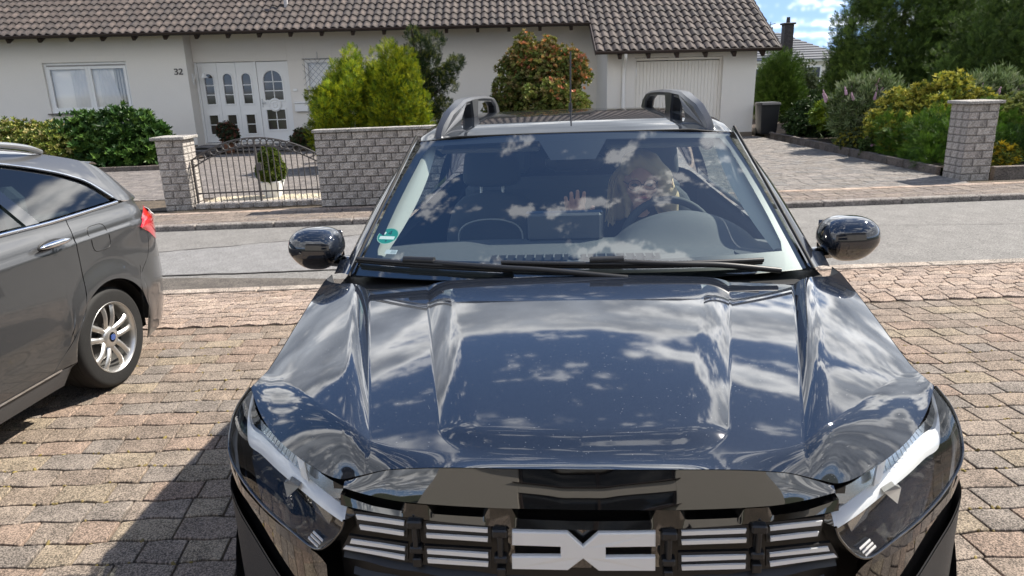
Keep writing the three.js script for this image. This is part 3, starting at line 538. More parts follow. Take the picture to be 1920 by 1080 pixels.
  // steps, letter box, bell, lamp
  const stepM = stoneMat(0.30, 0.28, 0.27, 1.2), riser = stoneMat(0.13, 0.12, 0.115, 1.2);
  const steps = part('entrance_steps', H);
  for (let k = 0; k < 3; k++) { mesh('riser', box(2.75 + k * 0.10, 0.10, 0.75 + k * 0.3, -1.45, 0.07 - k * 0.075 - 0.05, ZR + 0.38 + k * 0.15, 0.004), riser, steps); mesh('tread', box(2.80 + k * 0.10, 0.035, 0.80 + k * 0.3, -1.45, 0.155 - k * 0.075 - 0.033, ZR + 0.40 + k * 0.15 + 0.01, 0.008), stepM, steps); }
  mesh('letter_box', [box(0.39, 0.22, 0.10, 0.135, 1.04, ZR + 0.055, 0.01), box(0.41, 0.05, 0.13, 0.135, 1.262, ZR + 0.07, 0.012)], M.white, H);
  mesh('door_bell', [box(0.11, 0.075, 0.03, -0.02, 1.60, ZR + 0.018, 0.006), box(0.07, 0.02, 0.01, -0.02, 1.62, ZR + 0.038, 0.002)], M.white, H);
  const lamp = part('wall_lamp', H);
  mesh('bracket', [tube([[-2.83, 1.95, ZR + 0.17], [-2.77, 2.05, ZR + 0.17], [-2.72, 2.32, ZR + 0.17], [-2.62, 2.40, ZR + 0.17], [-2.52, 2.33, ZR + 0.17], [-2.51, 2.15, ZR + 0.17]], 0.012, 30, 8), box(0.02, 0.3, 0.08, -2.825, 1.85, ZR + 0.17, 0.004)], M.white, lamp);
  mesh('shade', (() => { const g = lathe([[0.02, 0.13], [0.045, 0.11], [0.06, 0.05], [0.115, 0.0], [0.11, 0.0], [0.05, 0.05], [0.03, 0.1]], 20); g.translate(-2.51, 2.03, ZR + 0.17); return g; })(), M.white, lamp);
}
// ================================================================ neighbour's house far behind on the right
{
  const N = thing('neighbour_house', 'distant pale house with grey hipped roof and dark chimney behind the clipped conifer', 'house', [17.2, 0, -46]);
  const slate = std({ color: lin(0.15, 0.155, 0.165), roughness: 0.42, map: rep(T.tile, 0.7) });
  mesh('wall', box(6.4, 2.45, 6, 0.0, -0.2, -1.5, 0.01), M.plaster, N);
  mesh('eave_board', box(7.0, 0.13, 6.6, 0.0, 2.13, -1.5, 0.01), M.white, N);
  // hip roof in rows of slates, each course a little proud of the one above
  const courses = 12, rf = part('roof', N);
  for (let k = 0; k < courses; k++) { const t0 = k / courses, t1 = (k + 1) / courses, a = (t) => 3.6 * (1 - t) + 0.35 * t, b = (t) => 3.4 * (1 - t), y = (t) => 2.26 + 1.75 * t; const g = new THREE.BufferGeometry(), P = [], up = 0.05; const ring = (t, o) => [[-a(t), y(t) + o, b(t) - 1.5], [a(t), y(t) + o, b(t) - 1.5], [a(t), y(t) + o, -b(t) - 1.5], [-a(t), y(t) + o, -b(t) - 1.5]]; const A = ring(t0, up), B = ring(t1, 0.005), Cc = ring(t0, 0); for (let i = 0; i < 4; i++) { const j = (i + 1) % 4; P.push(...A[i], ...A[j], ...B[j], ...A[i], ...B[j], ...B[i], ...Cc[i], ...Cc[j], ...A[j], ...Cc[i], ...A[j], ...A[i]); } g.setAttribute('position', new THREE.Float32BufferAttribute(P, 3)); g.computeVertexNormals(); mesh('slate_course', g, slate, rf); }
  const ch = part('chimney', N), cm = std({ color: lin(0.06, 0.05, 0.05), roughness: 0.7, map: rep(T.tile, 2) });
  mesh('stack', box(0.55, 1.9, 0.55, -0.05, 2.4, 1.2, 0.01), cm, ch); mesh('cap', box(0.72, 0.1, 0.72, -0.05, 4.30, 1.2, 0.02), cm, ch); mesh('pot', (() => { const g = new THREE.CylinderGeometry(0.1, 0.12, 0.35, 12); g.translate(-0.05, 4.55, 1.2); return g; })(), cm, ch);
  mesh('aerial', [rod([-1.1, 3.0, 1.2], [-1.1, 4.5, 1.2], 0.02, 6), rod([-1.4, 4.3, 1.2], [-0.8, 4.4, 1.2], 0.02, 6), box(0.3, 0.45, 0.05, -1.1, 3.75, 1.2, 0.01)], M.iron, N);
  const wM = std({ color: lin(0.05, 0.055, 0.06), roughness: 0.1 });
  for (const x of [-1.4, 1.4]) { const w = part('window', N); mesh('frame', box(1.3, 1.2, 0.06, x, 0.7, 1.53, 0.01), M.white, w); mesh('pane', box(1.1, 1.0, 0.06, x, 0.8, 1.545, 0.01), wM, w); }
}
// ================================================================ the house behind the photographer, seen only mirrored in the car's nose
{
  const N = thing('facing_house', 'sunlit rendered house on the photographer\'s side, seen mirrored in the car nose', 'house', [0.6, 0, 6.2]);
  const render_ = std({ color: lin(0.52, 0.48, 0.42), roughness: 0.95, map: rep(T.plaster, 0.5) });
  const strip = (xa, xb, ya, yb) => box(xb - xa, yb - ya, 0.3, (xa + xb) / 2, ya, 0.15, 0.01);
  mesh('wall', [strip(-7, -3.2, 0, 5.4), strip(-3.2, 2.0, 0, 0.95), strip(-3.2, 2.0, 2.2, 3.3), strip(-3.2, 2.0, 4.5, 5.4), strip(2.0, 7, 0, 5.4)], render_, N);
  for (const up of [0, 2.35]) {
    const w = part('window', N); w.position.y = up;
    mesh('frame', [box(5.2, 0.09, 0.1, -0.6, 0.952, 0.1, 0.01), box(5.2, 0.09, 0.1, -0.6, 2.108, 0.1, 0.01), box(0.09, 1.06, 0.1, -3.15, 1.045, 0.1, 0.01), box(0.09, 1.06, 0.1, 1.95, 1.045, 0.1, 0.01), box(0.14, 1.06, 0.1, -0.6, 1.045, 0.1, 0.01)], M.brown, w);
    mesh('pane', box(5.0, 1.06, 0.01, -0.6, 1.045, 0.12, 0.001), std({ color: lin(0.02, 0.022, 0.025), roughness: 0.05 }), w);
    mesh('sill', box(5.5, 0.06, 0.25, -0.6, 0.89, -0.02, 0.01), M.brown, w);
  }
  const roofM = std({ color: lin(0.10, 0.07, 0.06), roughness: 0.8 });
  mesh('roof', [(() => { const g = box(15, 0.1, 5.6, 0, 0, 0, 0.02); g.rotateX(rad(-26)); g.translate(0, 6.4, 1.9); return g; })()], roofM, N);
  mesh('gutter', box(15, 0.1, 0.12, 0, 5.23, -0.55, 0.02), M.brown, N);
}
// ================================================================ plants
const leafMats = new Map();
function leafMat(gloss) { if (!leafMats.has(gloss)) leafMats.set(gloss, phy({ color: 0xffffff, roughness: gloss, transmission: 0.27, thickness: 0, ior: 1.4, specularIntensity: 0.35, side: THREE.DoubleSide })); return leafMats.get(gloss); }
const barkMat = std({ color: lin(0.075, 0.052, 0.038), roughness: 1, map: rep(T.conc, 3), bumpMap: rep(T.lump, 3), bumpScale: 0.02 });
function fromTris(P) { const g = new THREE.BufferGeometry(); g.setAttribute('position', new THREE.Float32BufferAttribute(P, 3)); g.computeVertexNormals(); return g; }
// one leaf: base at origin, tip along +y, folded along the midrib; then clusters of them
function leafTris(out, o, dir, side, len, wid, fold) { const up = new THREE.Vector3().crossVectors(side, dir).multiplyScalar(fold * wid); const at = (l, w, f) => o.clone().addScaledVector(dir, l * len).addScaledVector(side, w * wid).addScaledVector(up, f); const b = at(0, 0, 0), t = at(1, 0, 0.5), m = at(0.5, 0, 0), L1 = at(0.35, -0.5, 1), R1 = at(0.35, 0.5, 1), L2 = at(0.72, -0.38, 1), R2 = at(0.72, 0.38, 1); for (const f of [[b, m, L1], [b, R1, m], [m, L2, L1], [m, R1, R2], [m, t, L2], [m, R2, t]]) for (const p of f) out.push(p.x, p.y, p.z); }
function broadCluster(n, len, wid, spread, seed) { const R = rng(seed), out = []; for (let k = 0; k < n; k++) { const a = k / n * 6.283 + R() * 0.7, e = spread * (0.6 + 0.6 * R()); const dir = new THREE.Vector3(Math.cos(a) * Math.sin(e), Math.cos(e), Math.sin(a) * Math.sin(e)), side = new THREE.Vector3(-Math.sin(a), 0, Math.cos(a)); leafTris(out, new THREE.Vector3(0, R() * 0.25 * len, 0), dir, side, len * (0.75 + 0.5 * R()), wid * (0.8 + 0.4 * R()), 0.25); } return fromTris(out); }
function spray(n, len, seed, thin = 0.16, droop = 0) { // flat fan of scale leaves, as on cypress and arborvitae
  const R = rng(seed), out = []; const put = (o, dir, l) => leafTris(out, o, dir, new THREE.Vector3(-dir.y, dir.x, 0.3).normalize(), l, l * thin, 0.2);
  for (let k = 0; k < n; k++) { const t = k / n, s = k % 2 ? 1 : -1, o = new THREE.Vector3(0, t * len * 0.75, -droop * t * t * len), e = s * (0.95 - 0.6 * t); put(o, new THREE.Vector3(Math.sin(e), Math.cos(e), (R() - 0.5) * 0.6).normalize(), len * (0.5 - 0.22 * t) * (0.8 + 0.4 * R())); }
  put(new THREE.Vector3(0, len * 0.55, 0), new THREE.Vector3(0, 1, 0), len * 0.45); return fromTris(out);
}
const leafKinds = {
  rhodo: [broadCluster(8, 0.13, 0.045, 1.0, 1), broadCluster(7, 0.12, 0.042, 1.15, 2)],
  medium: [broadCluster(7, 0.075, 0.032, 0.9, 3), broadCluster(6, 0.07, 0.03, 1.1, 4)],
  small: [broadCluster(8, 0.05, 0.022, 0.9, 5), broadCluster(7, 0.045, 0.02, 1.1, 6)],
  lance: [broadCluster(6, 0.14, 0.026, 0.7, 7), broadCluster(5, 0.13, 0.024, 0.9, 8)],
  cypress: [spray(9, 0.10, 9), spray(8, 0.09, 10)],
  thuja: [spray(10, 0.13, 11, 0.14), spray(9, 0.12, 12, 0.15)],
  juniper: [spray(12, 0.16, 13, 0.10), spray(11, 0.14, 14, 0.11)],
};
const Y = new THREE.Vector3(0, 1, 0);
// crown of leaf clusters through the outer half of a set of lumpy blobs
function crown(parent, name, o) {
  const R = rng(o.seed), per = leafKinds[o.kind]; let blobs = o.blobs;
  if (o.clumps) { // break the outline into clumps of their own size and tone
    const base = o.blobs.map((b) => [b[0], b[1], b[2], b[3] * 0.86, b[4] * 0.88, b[5] * 0.86, 1]), w0 = base.map((b) => Math.pow(b[3] * b[4] * b[5], 2 / 3)), sum = w0.reduce((a, b) => a + b, 0), cl = [];
    for (let i = 0; i < o.clumps; i++) { let k = 0, t = R() * sum; while (k < base.length - 1 && t > w0[k]) { t -= w0[k]; k++; } const b = o.blobs[k], a = R() * 6.283, y = 1 - 1.75 * R(), h = Math.sqrt(Math.max(0, 1 - y * y)), q = 0.80 + 0.24 * R(), r = (o.clumpR || 0.18) * (0.65 + 0.7 * R()); cl.push([b[0] + Math.cos(a) * h * b[3] * q, Math.max(b[1] + y * b[4] * q, 0.1), b[2] + Math.sin(a) * h * b[5] * q, r, r * (o.clumpTall || 1.2), r, 0.72 + 0.56 * R()]); }
    blobs = [...base.map((b) => [...b.slice(0, 6), 0.85]), ...cl];
  }
  const wt = blobs.map((b) => Math.pow(b[3] * b[4] * b[5], 2 / 3)), total = wt.reduce((a, b) => a + b, 0);
  const mats = per.map(() => []), cols = per.map(() => []), q = new THREE.Quaternion(), q2 = new THREE.Quaternion(), d = new THREE.Vector3(), p = new THREE.Vector3(), out = new THREE.Vector3(), c = new THREE.Color(), s3 = new THREE.Vector3();
  for (let i = 0; i < o.n; i++) {
    let k = 0, t = R() * total; while (k < blobs.length - 1 && t > wt[k]) { t -= wt[k]; k++; }
    const b = blobs[k]; d.set(R() * 2 - 1, R() * 2 - 1, R() * 2 - 1); if (d.lengthSq() > 1 || d.lengthSq() < 0.01) { i--; continue; } d.normalize();
    const az = Math.atan2(d.z, d.x), f = o.freq || 4;
    const lump = 1 + (o.lump || 0.25) * (fbm(az * f * 0.7 + 10, d.y * f + k * 7.1 + 5, o.seed, 3) - 0.5) * 2;
    const rr = lump * (1 - (o.depth || 0.45) * Math.pow(R(), 1.7)) * (R() < 0.06 ? 1 + R() * (o.stray || 0.12) : 1);
    p.set(b[0] + d.x * b[3] * rr, b[1] + d.y * b[4] * rr, b[2] + d.z * b[5] * rr); if (p.y < (o.floor ?? 0.05)) p.y = (o.floor ?? 0.05) + R() * 0.06;
    out.set(d.x / b[3], d.y / b[4], d.z / b[5]).normalize();
    const dir = out.multiplyScalar(o.outward ?? 1).addScaledVector(Y, o.up ?? 0.5); dir.x += (R() - 0.5) * (o.mess ?? 0.9); dir.y += (R() - 0.5) * (o.mess ?? 0.9); dir.z += (R() - 0.5) * (o.mess ?? 0.9); dir.normalize();
    q.setFromUnitVectors(Y, dir); q2.setFromAxisAngle(Y, R() * 6.283); q.multiply(q2);
    const sc = (o.size || 1) * (0.7 + 0.6 * R()), v = R() < 0.5 ? 0 : 1;
    mats[v].push(new THREE.Matrix4().compose(p, q, s3.set(sc, sc, sc)));
    const col = o.color(R, p, d, rr); const j = (0.75 + 0.5 * R()) * (b[6] ?? 1); cols[v].push(c.setRGB(col[0] * j, col[1] * j, col[2] * j).clone());
  }
  per.forEach((g, v) => { if (!mats[v].length) return; const im = new THREE.InstancedMesh(g, leafMat(o.gloss || 0.55), mats[v].length); mats[v].forEach((m, i) => { im.setMatrixAt(i, m); im.setColorAt(i, cols[v][i]); }); im.name = name; im.userData.kind = 'stuff'; im.castShadow = im.receiveShadow = true; parent.add(im); });
}
function trunk(parent, pts, r0, r1, seg = 20, name = 'trunk') { const c = curve(pts); const g = new THREE.TubeGeometry(c, seg, 1, 8, false), P = g.attributes.position, v = new THREE.Vector3(); for (let j = 0; j <= seg; j++) { const ctr = c.getPointAt(j / seg), r = lerp(r0, r1, j / seg); for (let i = 0; i <= 8; i++) { const k = j * 9 + i; v.fromBufferAttribute(P, k).sub(ctr).multiplyScalar(r).add(ctr); P.setXYZ(k, v.x, v.y, v.z); } } g.computeVertexNormals(); return mesh(name, g, barkMat, parent); }
function stems(parent, n, r, h, seed, x = 0, z = 0) { const R = rng(seed); for (let k = 0; k < n; k++) { const a = R() * 6.28, e = r * (0.4 + 0.6 * R()); trunk(parent, [[x, 0, z], [x + Math.cos(a) * e * 0.35, h * 0.4, z + Math.sin(a) * e * 0.35], [x + Math.cos(a) * e, h * (0.75 + 0.25 * R()), z + Math.sin(a) * e]], 0.022, 0.006, 10, 'stem'); } }
const pick = (list) => (R) => list[Math.floor(R() * list.length * 0.999)];
function plant(name, label, cat, pos, o, extra, group) { const t = thing(name, label, cat, pos, 0, group); if (extra) extra(t); else stems(t, 6, o.blobs[0][3] * 0.7, o.blobs[0][1] + 0.1, o.seed + 3); crown(t, o.part || 'foliage', o); return t; }

// left front bed
plant('dark_shrub', 'dense dark green broadleaved shrub below the living room window, nearest the gate pillar', 'shrub', [-9.1, FY, -17.2], { seed: 101, kind: 'rhodo', n: 3600, blobs: [[0, 0.62, 0, 0.95, 0.68, 0.9], [-0.75, 0.60, 0.15, 0.75, 0.62, 0.85], [0.55, 0.45, 0.1, 0.6, 0.5, 0.7], [-0.2, 0.3, 0.5, 1.2, 0.35, 0.6]], color: pick([[0.045, 0.105, 0.022], [0.065, 0.14, 0.028], [0.10, 0.18, 0.035], [0.03, 0.07, 0.02]]), gloss: 0.38, up: 0.6, lump: 0.3 });
plant('variegated_shrub', 'yellowish variegated shrub beside the dark one, behind the grey estate car', 'shrub', [-11.35, FY, -16.9], { seed: 102, kind: 'medium', n: 6200, blobs: [[0, 0.55, 0, 1.1, 0.55, 0.9], [0.95, 0.48, 0.35, 0.75, 0.48, 0.7], [-1.2, 0.5, 0, 1.0, 0.5, 0.8]], color: pick([[0.24, 0.28, 0.05], [0.34, 0.34, 0.09], [0.12, 0.17, 0.03], [0.46, 0.41, 0.18], [0.09, 0.13, 0.03]]), gloss: 0.4, size: 1.25, up: 0.5, lump: 0.3 });
// golden cypresses behind the wall
const gold = (R, p, d, rr) => { const t = R(); return t < 0.38 ? [0.42, 0.44, 0.02] : t < 0.82 ? [0.19, 0.27, 0.018] : [0.05, 0.10, 0.015]; };
const goldO = (seed, n, blobs) => ({ seed, kind: 'cypress', n, blobs, color: gold, gloss: 0.6, up: 0.75, mess: 0.9, lump: 0.14, freq: 6, size: 1.0, part: 'crown', clumps: 70, clumpR: 0.15, clumpTall: 1.35, stray: 0.05, depth: 0.4 });
plant('golden_cypress', 'broad yellow-green cypress bush behind the wall, nearest the front door', 'conifer', [-3.28, FY, -15.1], goldO(111, 19000, [[0, 0.85, 0, 0.68, 0.9, 0.66], [0.08, 1.45, 0, 0.46, 0.76, 0.46], [-0.3, 1.0, 0.2, 0.46, 0.78, 0.46]]), (t) => trunk(t, [[0, 0, 0], [0, 1, 0], [0.02, 1.9, 0]], 0.06, 0.02));
plant('golden_cypress', 'small yellow-green cypress between the two broad ones behind the wall', 'conifer', [-2.72, FY, -15.6], goldO(112, 8000, [[0, 1.0, 0, 0.38, 1.0, 0.38], [0, 1.6, 0, 0.27, 0.55, 0.27]]), (t) => trunk(t, [[0, 0, 0], [0, 1, 0], [0.02, 1.9, 0]], 0.05, 0.02));
plant('golden_cypress', 'tall yellow-green cypress bush behind the wall, beside the dark crooked conifer', 'conifer', [-2.2, FY, -15.0], goldO(113, 18000, [[0, 0.9, 0, 0.58, 0.95, 0.58], [0.0, 1.55, 0, 0.38, 0.76, 0.38], [0.1, 1.1, 0.15, 0.46, 0.82, 0.42]]), (t) => trunk(t, [[0, 0, 0], [0, 1, 0], [0.02, 2.0, 0]], 0.06, 0.02));
// dark crooked conifer
{
  const P = (px, py) => [-2.07 + (px - 770) * 0.0116, 2.98 - (py - 45) * 0.0119 - FY];
  const pads = [[772, 62, 15], [785, 88, 22], [815, 78, 18], [798, 115, 26], [775, 120, 26], [852, 120, 14], [862, 114, 9], [843, 130, 15], [832, 142, 18], [808, 150, 22], [780, 160, 30], [840, 160, 14], [795, 190, 30], [825, 205, 24], [770, 200, 30], [790, 230, 34]];
  const x0 = -1.9, blobs = pads.map(([px, py, r], k) => { const [x, y] = P(px, py); return [x - x0, y, (k % 3 - 1) * 0.16, r * 0.0118, r * 0.0105, r * 0.012]; });
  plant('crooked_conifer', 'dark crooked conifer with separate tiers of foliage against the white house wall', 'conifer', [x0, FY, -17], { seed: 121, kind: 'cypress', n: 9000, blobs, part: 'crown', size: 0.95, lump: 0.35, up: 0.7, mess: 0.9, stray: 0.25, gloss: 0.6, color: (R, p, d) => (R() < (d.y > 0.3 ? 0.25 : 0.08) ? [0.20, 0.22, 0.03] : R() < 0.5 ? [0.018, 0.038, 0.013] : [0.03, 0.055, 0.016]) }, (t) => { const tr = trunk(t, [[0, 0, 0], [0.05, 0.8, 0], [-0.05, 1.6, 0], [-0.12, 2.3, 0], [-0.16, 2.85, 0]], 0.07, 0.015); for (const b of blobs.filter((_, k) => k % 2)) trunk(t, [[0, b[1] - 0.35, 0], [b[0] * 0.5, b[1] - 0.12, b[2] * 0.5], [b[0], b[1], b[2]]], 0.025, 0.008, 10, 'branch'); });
}
// photinia
plant('red_tipped_shrub', 'round clipped shrub with orange-red young leaves in front of the house wall', 'shrub', [0.78, FY, -16], { seed: 131, kind: 'medium', n: 15000, blobs: [[0, 1.15, 0, 1.02, 1.1, 0.95], [0.15, 1.75, 0, 0.82, 0.70, 0.8], [-0.2, 0.7, 0.1, 0.95, 0.75, 0.85]], size: 1.0, clumps: 70, clumpR: 0.2, lump: 0.16, stray: 0.22, up: 0.9, mess: 1.1, gloss: 0.35, color: (R, p) => { const young = smooth(1.25, 2.35, p.y + p.x * 0.35 + (R() - 0.5) * 0.9); if (R() < young * 0.42) return pick([[0.66, 0.33, 0.13], [0.62, 0.42, 0.17], [0.62, 0.26, 0.15], [0.55, 0.46, 0.20], [0.40, 0.38, 0.10]])(R); return pick([[0.18, 0.22, 0.05], [0.26, 0.27, 0.08], [0.12, 0.16, 0.04], [0.30, 0.25, 0.10]])(R); } });
// conifers on the right
const thujaC = pick([[0.07, 0.115, 0.025], [0.10, 0.165, 0.033], [0.145, 0.22, 0.045], [0.045, 0.08, 0.022]]);
const thujaO = (seed, n, blobs, size = 1.3, color = thujaC) => ({ seed, kind: 'thuja', n, blobs, color, gloss: 0.6, up: 0.7, mess: 0.9, lump: 0.2, freq: 7, size, depth: 0.32, part: 'crown', clumps: Math.round(n / 90), clumpR: 0.19, clumpTall: 1.5, stray: 0.03, depth: 0.22 });
plant('clipped_cypress', 'round-topped green conifer behind the garage corner', 'conifer', [8.85, FY, -23.6], thujaO(141, 12000, [[0, 0.95, 0, 0.66, 1.0, 0.66], [0, 1.45, 0, 0.5, 0.68, 0.5], [0.05, 0.6, 0, 0.7, 0.6, 0.7]], 1.1, pick([[0.05, 0.10, 0.015], [0.075, 0.14, 0.02], [0.10, 0.17, 0.025]])), (t) => trunk(t, [[0, 0, 0], [0, 1.2, 0], [0, 2.3, 0]], 0.07, 0.02));
plant('tall_conifer', 'tall dark green conifer nearest the neighbour\'s house', 'conifer', [11.62, FY, -21.6], thujaO(142, 46000, [[0, 1.2, 0, 1.95, 1.5, 1.8], [0.05, 2.5, 0, 1.92, 1.5, 1.7], [0.15, 3.6, 0, 1.65, 1.2, 1.3], [0, 0.8, 0.5, 1.9, 0.9, 1.6]], 1.25), (t) => trunk(t, [[0, 0, 0], [0, 2, 0], [0, 4, 0]], 0.14, 0.03));
plant('tall_conifer', 'tall dark green conifer in the gap between the two nearest conifers', 'conifer', [14.9, FY, -23.4], thujaO(143, 20000, [[0, 1.8, 0, 1.8, 2.0, 1.7], [0, 3.4, 0, 1.6, 1.6, 1.5]], 1.7), (t) => trunk(t, [[0, 0, 0], [0, 2, 0], [0, 4.4, 0]], 0.14, 0.03));
plant('tall_conifer', 'broad tall dark green conifer above the pale block pillar', 'conifer', [13.3, FY, -18.0], thujaO(144, 56000, [[0, 1.1, 0, 2.75, 1.4, 2.1], [0.15, 2.0, 0, 2.35, 1.4, 1.9], [0.4, 3.0, 0, 1.75, 1.25, 1.6], [1.9, 1.6, 0.2, 2.0, 1.8, 1.7]], 1.2), (t) => trunk(t, [[0, 0, 0], [0, 2, 0], [0, 4, 0]], 0.14, 0.03));
plant('dark_bed_shrub', 'low dark green shrub beside the refuse bin', 'shrub', [7.85, FY, -17.9], { seed: 151, kind: 'medium', n: 5600, blobs: [[0, 0.42, 0, 0.8, 0.48, 0.9], [0.9, 0.5, 0.2, 0.8, 0.55, 0.8], [-0.45, 0.25, 0.5, 0.5, 0.3, 0.6]], color: pick([[0.03, 0.055, 0.018], [0.045, 0.08, 0.024], [0.06, 0.10, 0.03]]), gloss: 0.4, size: 1.2 });
plant('lime_shrub', 'bright lime green leafy shrub in front of the dark shrub by the bin', 'shrub', [7.55, FY, -16.2], { seed: 152, kind: 'rhodo', n: 900, blobs: [[0, 0.62, 0, 0.62, 0.30, 0.5], [0.3, 0.5, 0.1, 0.5, 0.35, 0.5]], color: pick([[0.26, 0.33, 0.03], [0.20, 0.28, 0.03], [0.13, 0.20, 0.03]]), gloss: 0.45, up: 1, size: 0.95, lump: 0.4 });
const budd = (seed, x, z, label, s = 1) => plant('butterfly_bush', label, 'shrub', [x, FY, z], { seed, kind: 'lance', n: Math.round(2100 * s), blobs: [[0, 0.70, 0, 0.72 * s, 0.70, 0.6], [0.2, 0.95, 0, 0.55 * s, 0.5, 0.5], [-0.25, 0.8, 0.1, 0.5 * s, 0.55, 0.45]], color: pick([[0.17, 0.23, 0.09], [0.22, 0.28, 0.13], [0.30, 0.34, 0.20], [0.10, 0.15, 0.05]]), gloss: 0.6, up: 0.9, stray: 0.3, mess: 1.0 }, (t) => {
  stems(t, 12, 0.6 * s, 1.2, seed + 1); const R = rng(seed + 9), pm = [[0.40, 0.24, 0.36], [0.50, 0.32, 0.42], [0.42, 0.28, 0.33]].map((c) => std({ color: lin(...c), roughness: 0.9 }));
  for (let k = 0; k < 44; k++) { const a = R() * 6.28, r = 0.2 + 0.65 * R(), L = 0.13 + 0.12 * R(), tilt = 0.3 + 0.5 * R(), g = []; for (let j = 0; j < 9; j++) { const b = new THREE.IcosahedronGeometry(0.030 * (1 - j / 11) + 0.005, 0); b.translate((R() - 0.5) * 0.012, j / 9 * L, (R() - 0.5) * 0.012); g.push(b); } const m = mesh('flower_spike', g, pm[k % 3], t); m.position.set(Math.cos(a) * r * s, 1.10 + 0.30 * R() - r * 0.35, Math.sin(a) * r * 0.8); m.rotation.set(Math.sin(a) * tilt, 0, -Math.cos(a) * tilt); }
});
budd(161, 7.45, -14.9, 'grey-green butterfly bush with mauve flower spikes, left of the yellow shrub');
budd(162, 9.25, -14.0, 'grey-green butterfly bush with mauve flower spikes, behind the pale block pillar', 1.05);
plant('yellow_shrub', 'large yellow-green shrub in the middle of the bed beside the garage drive', 'shrub', [7.75, FY, -13.4], { seed: 171, kind: 'small', n: 9000, blobs: [[0, 0.62, 0, 0.85, 0.66, 0.75], [0.35, 0.85, 0, 0.62, 0.48, 0.6], [-0.4, 0.5, 0.15, 0.6, 0.55, 0.6], [0.75, 0.7, 0, 0.5, 0.5, 0.5]], color: (R, p, d) => { const t = R(); return t < 0.5 ? [0.52, 0.48, 0.09] : t < 0.8 ? [0.28, 0.31, 0.05] : [0.10, 0.14, 0.03]; }, gloss: 0.55, size: 1.25, up: 0.9, lump: 0.25, stray: 0.25, clumps: 46, clumpR: 0.16 });
plant('low_juniper', 'low spreading green juniper beside the pale block pillar', 'conifer', [7.55, FY, -11.9], { seed: 181, kind: 'juniper', n: 7600, blobs: [[0, 0.35, 0, 0.88, 0.48, 0.75], [0.35, 0.55, -0.1, 0.6, 0.36, 0.6], [-0.45, 0.22, 0.3, 0.4, 0.3, 0.5], [-0.25, 0.34, -0.8, 0.6, 0.42, 0.55], [-0.4, 0.26, -1.5, 0.42, 0.32, 0.55]], color: pick([[0.07, 0.15, 0.016], [0.10, 0.20, 0.02], [0.14, 0.25, 0.025], [0.04, 0.09, 0.014]]), gloss: 0.6, up: 0.25, mess: 0.6, lump: 0.3, size: 0.95, part: 'crown', clumps: 40, clumpR: 0.2, clumpTall: 0.7 });
plant('edging_plant', 'small yellow-edged plant at the foot of the yellow shrub', 'plant', [6.98, FY, -14.2], { seed: 182, kind: 'small', n: 1300, blobs: [[0, 0.22, 0, 0.32, 0.24, 0.4], [0.1, 0.16, -0.4, 0.25, 0.18, 0.35]], color: pick([[0.30, 0.28, 0.04], [0.12, 0.15, 0.06], [0.08, 0.11, 0.05]]), gloss: 0.6, up: 0.8 });
plant('hydrangea', 'small pink-flowered hydrangea at the edge of the drive', 'plant', [6.92, FY, -13.35], { seed: 183, kind: 'medium', n: 500, blobs: [[0, 0.16, 0, 0.22, 0.18, 0.25]], color: pick([[0.06, 0.10, 0.03], [0.09, 0.13, 0.04]]), gloss: 0.5 }, (t) => { const R = rng(7), m = [std({ color: lin(0.42, 0.20, 0.33), roughness: 0.9 }), std({ color: lin(0.33, 0.17, 0.38), roughness: 0.9 })]; for (let k = 0; k < 6; k++) { const g = []; for (let j = 0; j < 26; j++) { const b = new THREE.IcosahedronGeometry(0.014, 0), a = R() * 6.28, e = Math.acos(R()); b.translate(Math.cos(a) * Math.sin(e) * 0.055, Math.cos(e) * 0.045, Math.sin(a) * Math.sin(e) * 0.055); g.push(b); } mesh('flower_head', g, m[k % 2], t).position.set((R() - 0.5) * 0.32, 0.20 + R() * 0.16, (R() - 0.5) * 0.35); } });
plant('pale_shrub', 'pale yellow-green shrub to the right of the block pillar', 'shrub', [8.35, FY, -11.9], { seed: 184, kind: 'small', n: 5200, blobs: [[0, 0.62, 0, 0.55, 0.42, 0.5], [0.5, 0.7, 0, 0.6, 0.42, 0.5], [0.2, 0.4, 0.2, 0.6, 0.4, 0.5]], color: pick([[0.30, 0.32, 0.09], [0.20, 0.24, 0.06], [0.12, 0.16, 0.04]]), gloss: 0.5, size: 1.2 });
plant('low_dark_juniper', 'low dark green juniper to the right of the block pillar', 'conifer', [8.1, FY, -11.2], { seed: 185, kind: 'juniper', n: 1900, blobs: [[0, 0.25, 0, 0.65, 0.34, 0.4], [0.6, 0.3, 0, 0.5, 0.3, 0.4]], color: pick([[0.03, 0.07, 0.014], [0.05, 0.10, 0.02]]), gloss: 0.6, up: 0.3, part: 'crown' });
plant('yellow_flower_clump', 'clump of small yellow flowers at the foot of the block pillar', 'plant', [7.62, FY, -10.95], { seed: 186, kind: 'small', n: 900, blobs: [[0, 0.2, 0, 0.32, 0.22, 0.22]], color: (R, p) => (R() < 0.35 ? [0.46, 0.36, 0.03] : R() < 0.6 ? [0.16, 0.20, 0.04] : [0.09, 0.13, 0.03]), gloss: 0.6, up: 1 });
plant('young_tree', 'sparse young tree with pale leaves in front of the distant house', 'tree', [13.4, FY, -33], { seed: 187, kind: 'medium', n: 1500, blobs: [[0, 1.35, 0, 0.55, 0.75, 0.5], [0.5, 0.9, 0, 0.5, 0.5, 0.4], [-0.3, 0.7, 0, 0.5, 0.5, 0.4]], color: pick([[0.12, 0.16, 0.07], [0.20, 0.24, 0.14], [0.08, 0.11, 0.04]]), gloss: 0.5, size: 1.4, lump: 0.5, depth: 0.9, part: 'crown' }, (t) => trunk(t, [[0, 0, 0], [0.05, 0.8, 0], [0, 1.9, 0]], 0.03, 0.008));
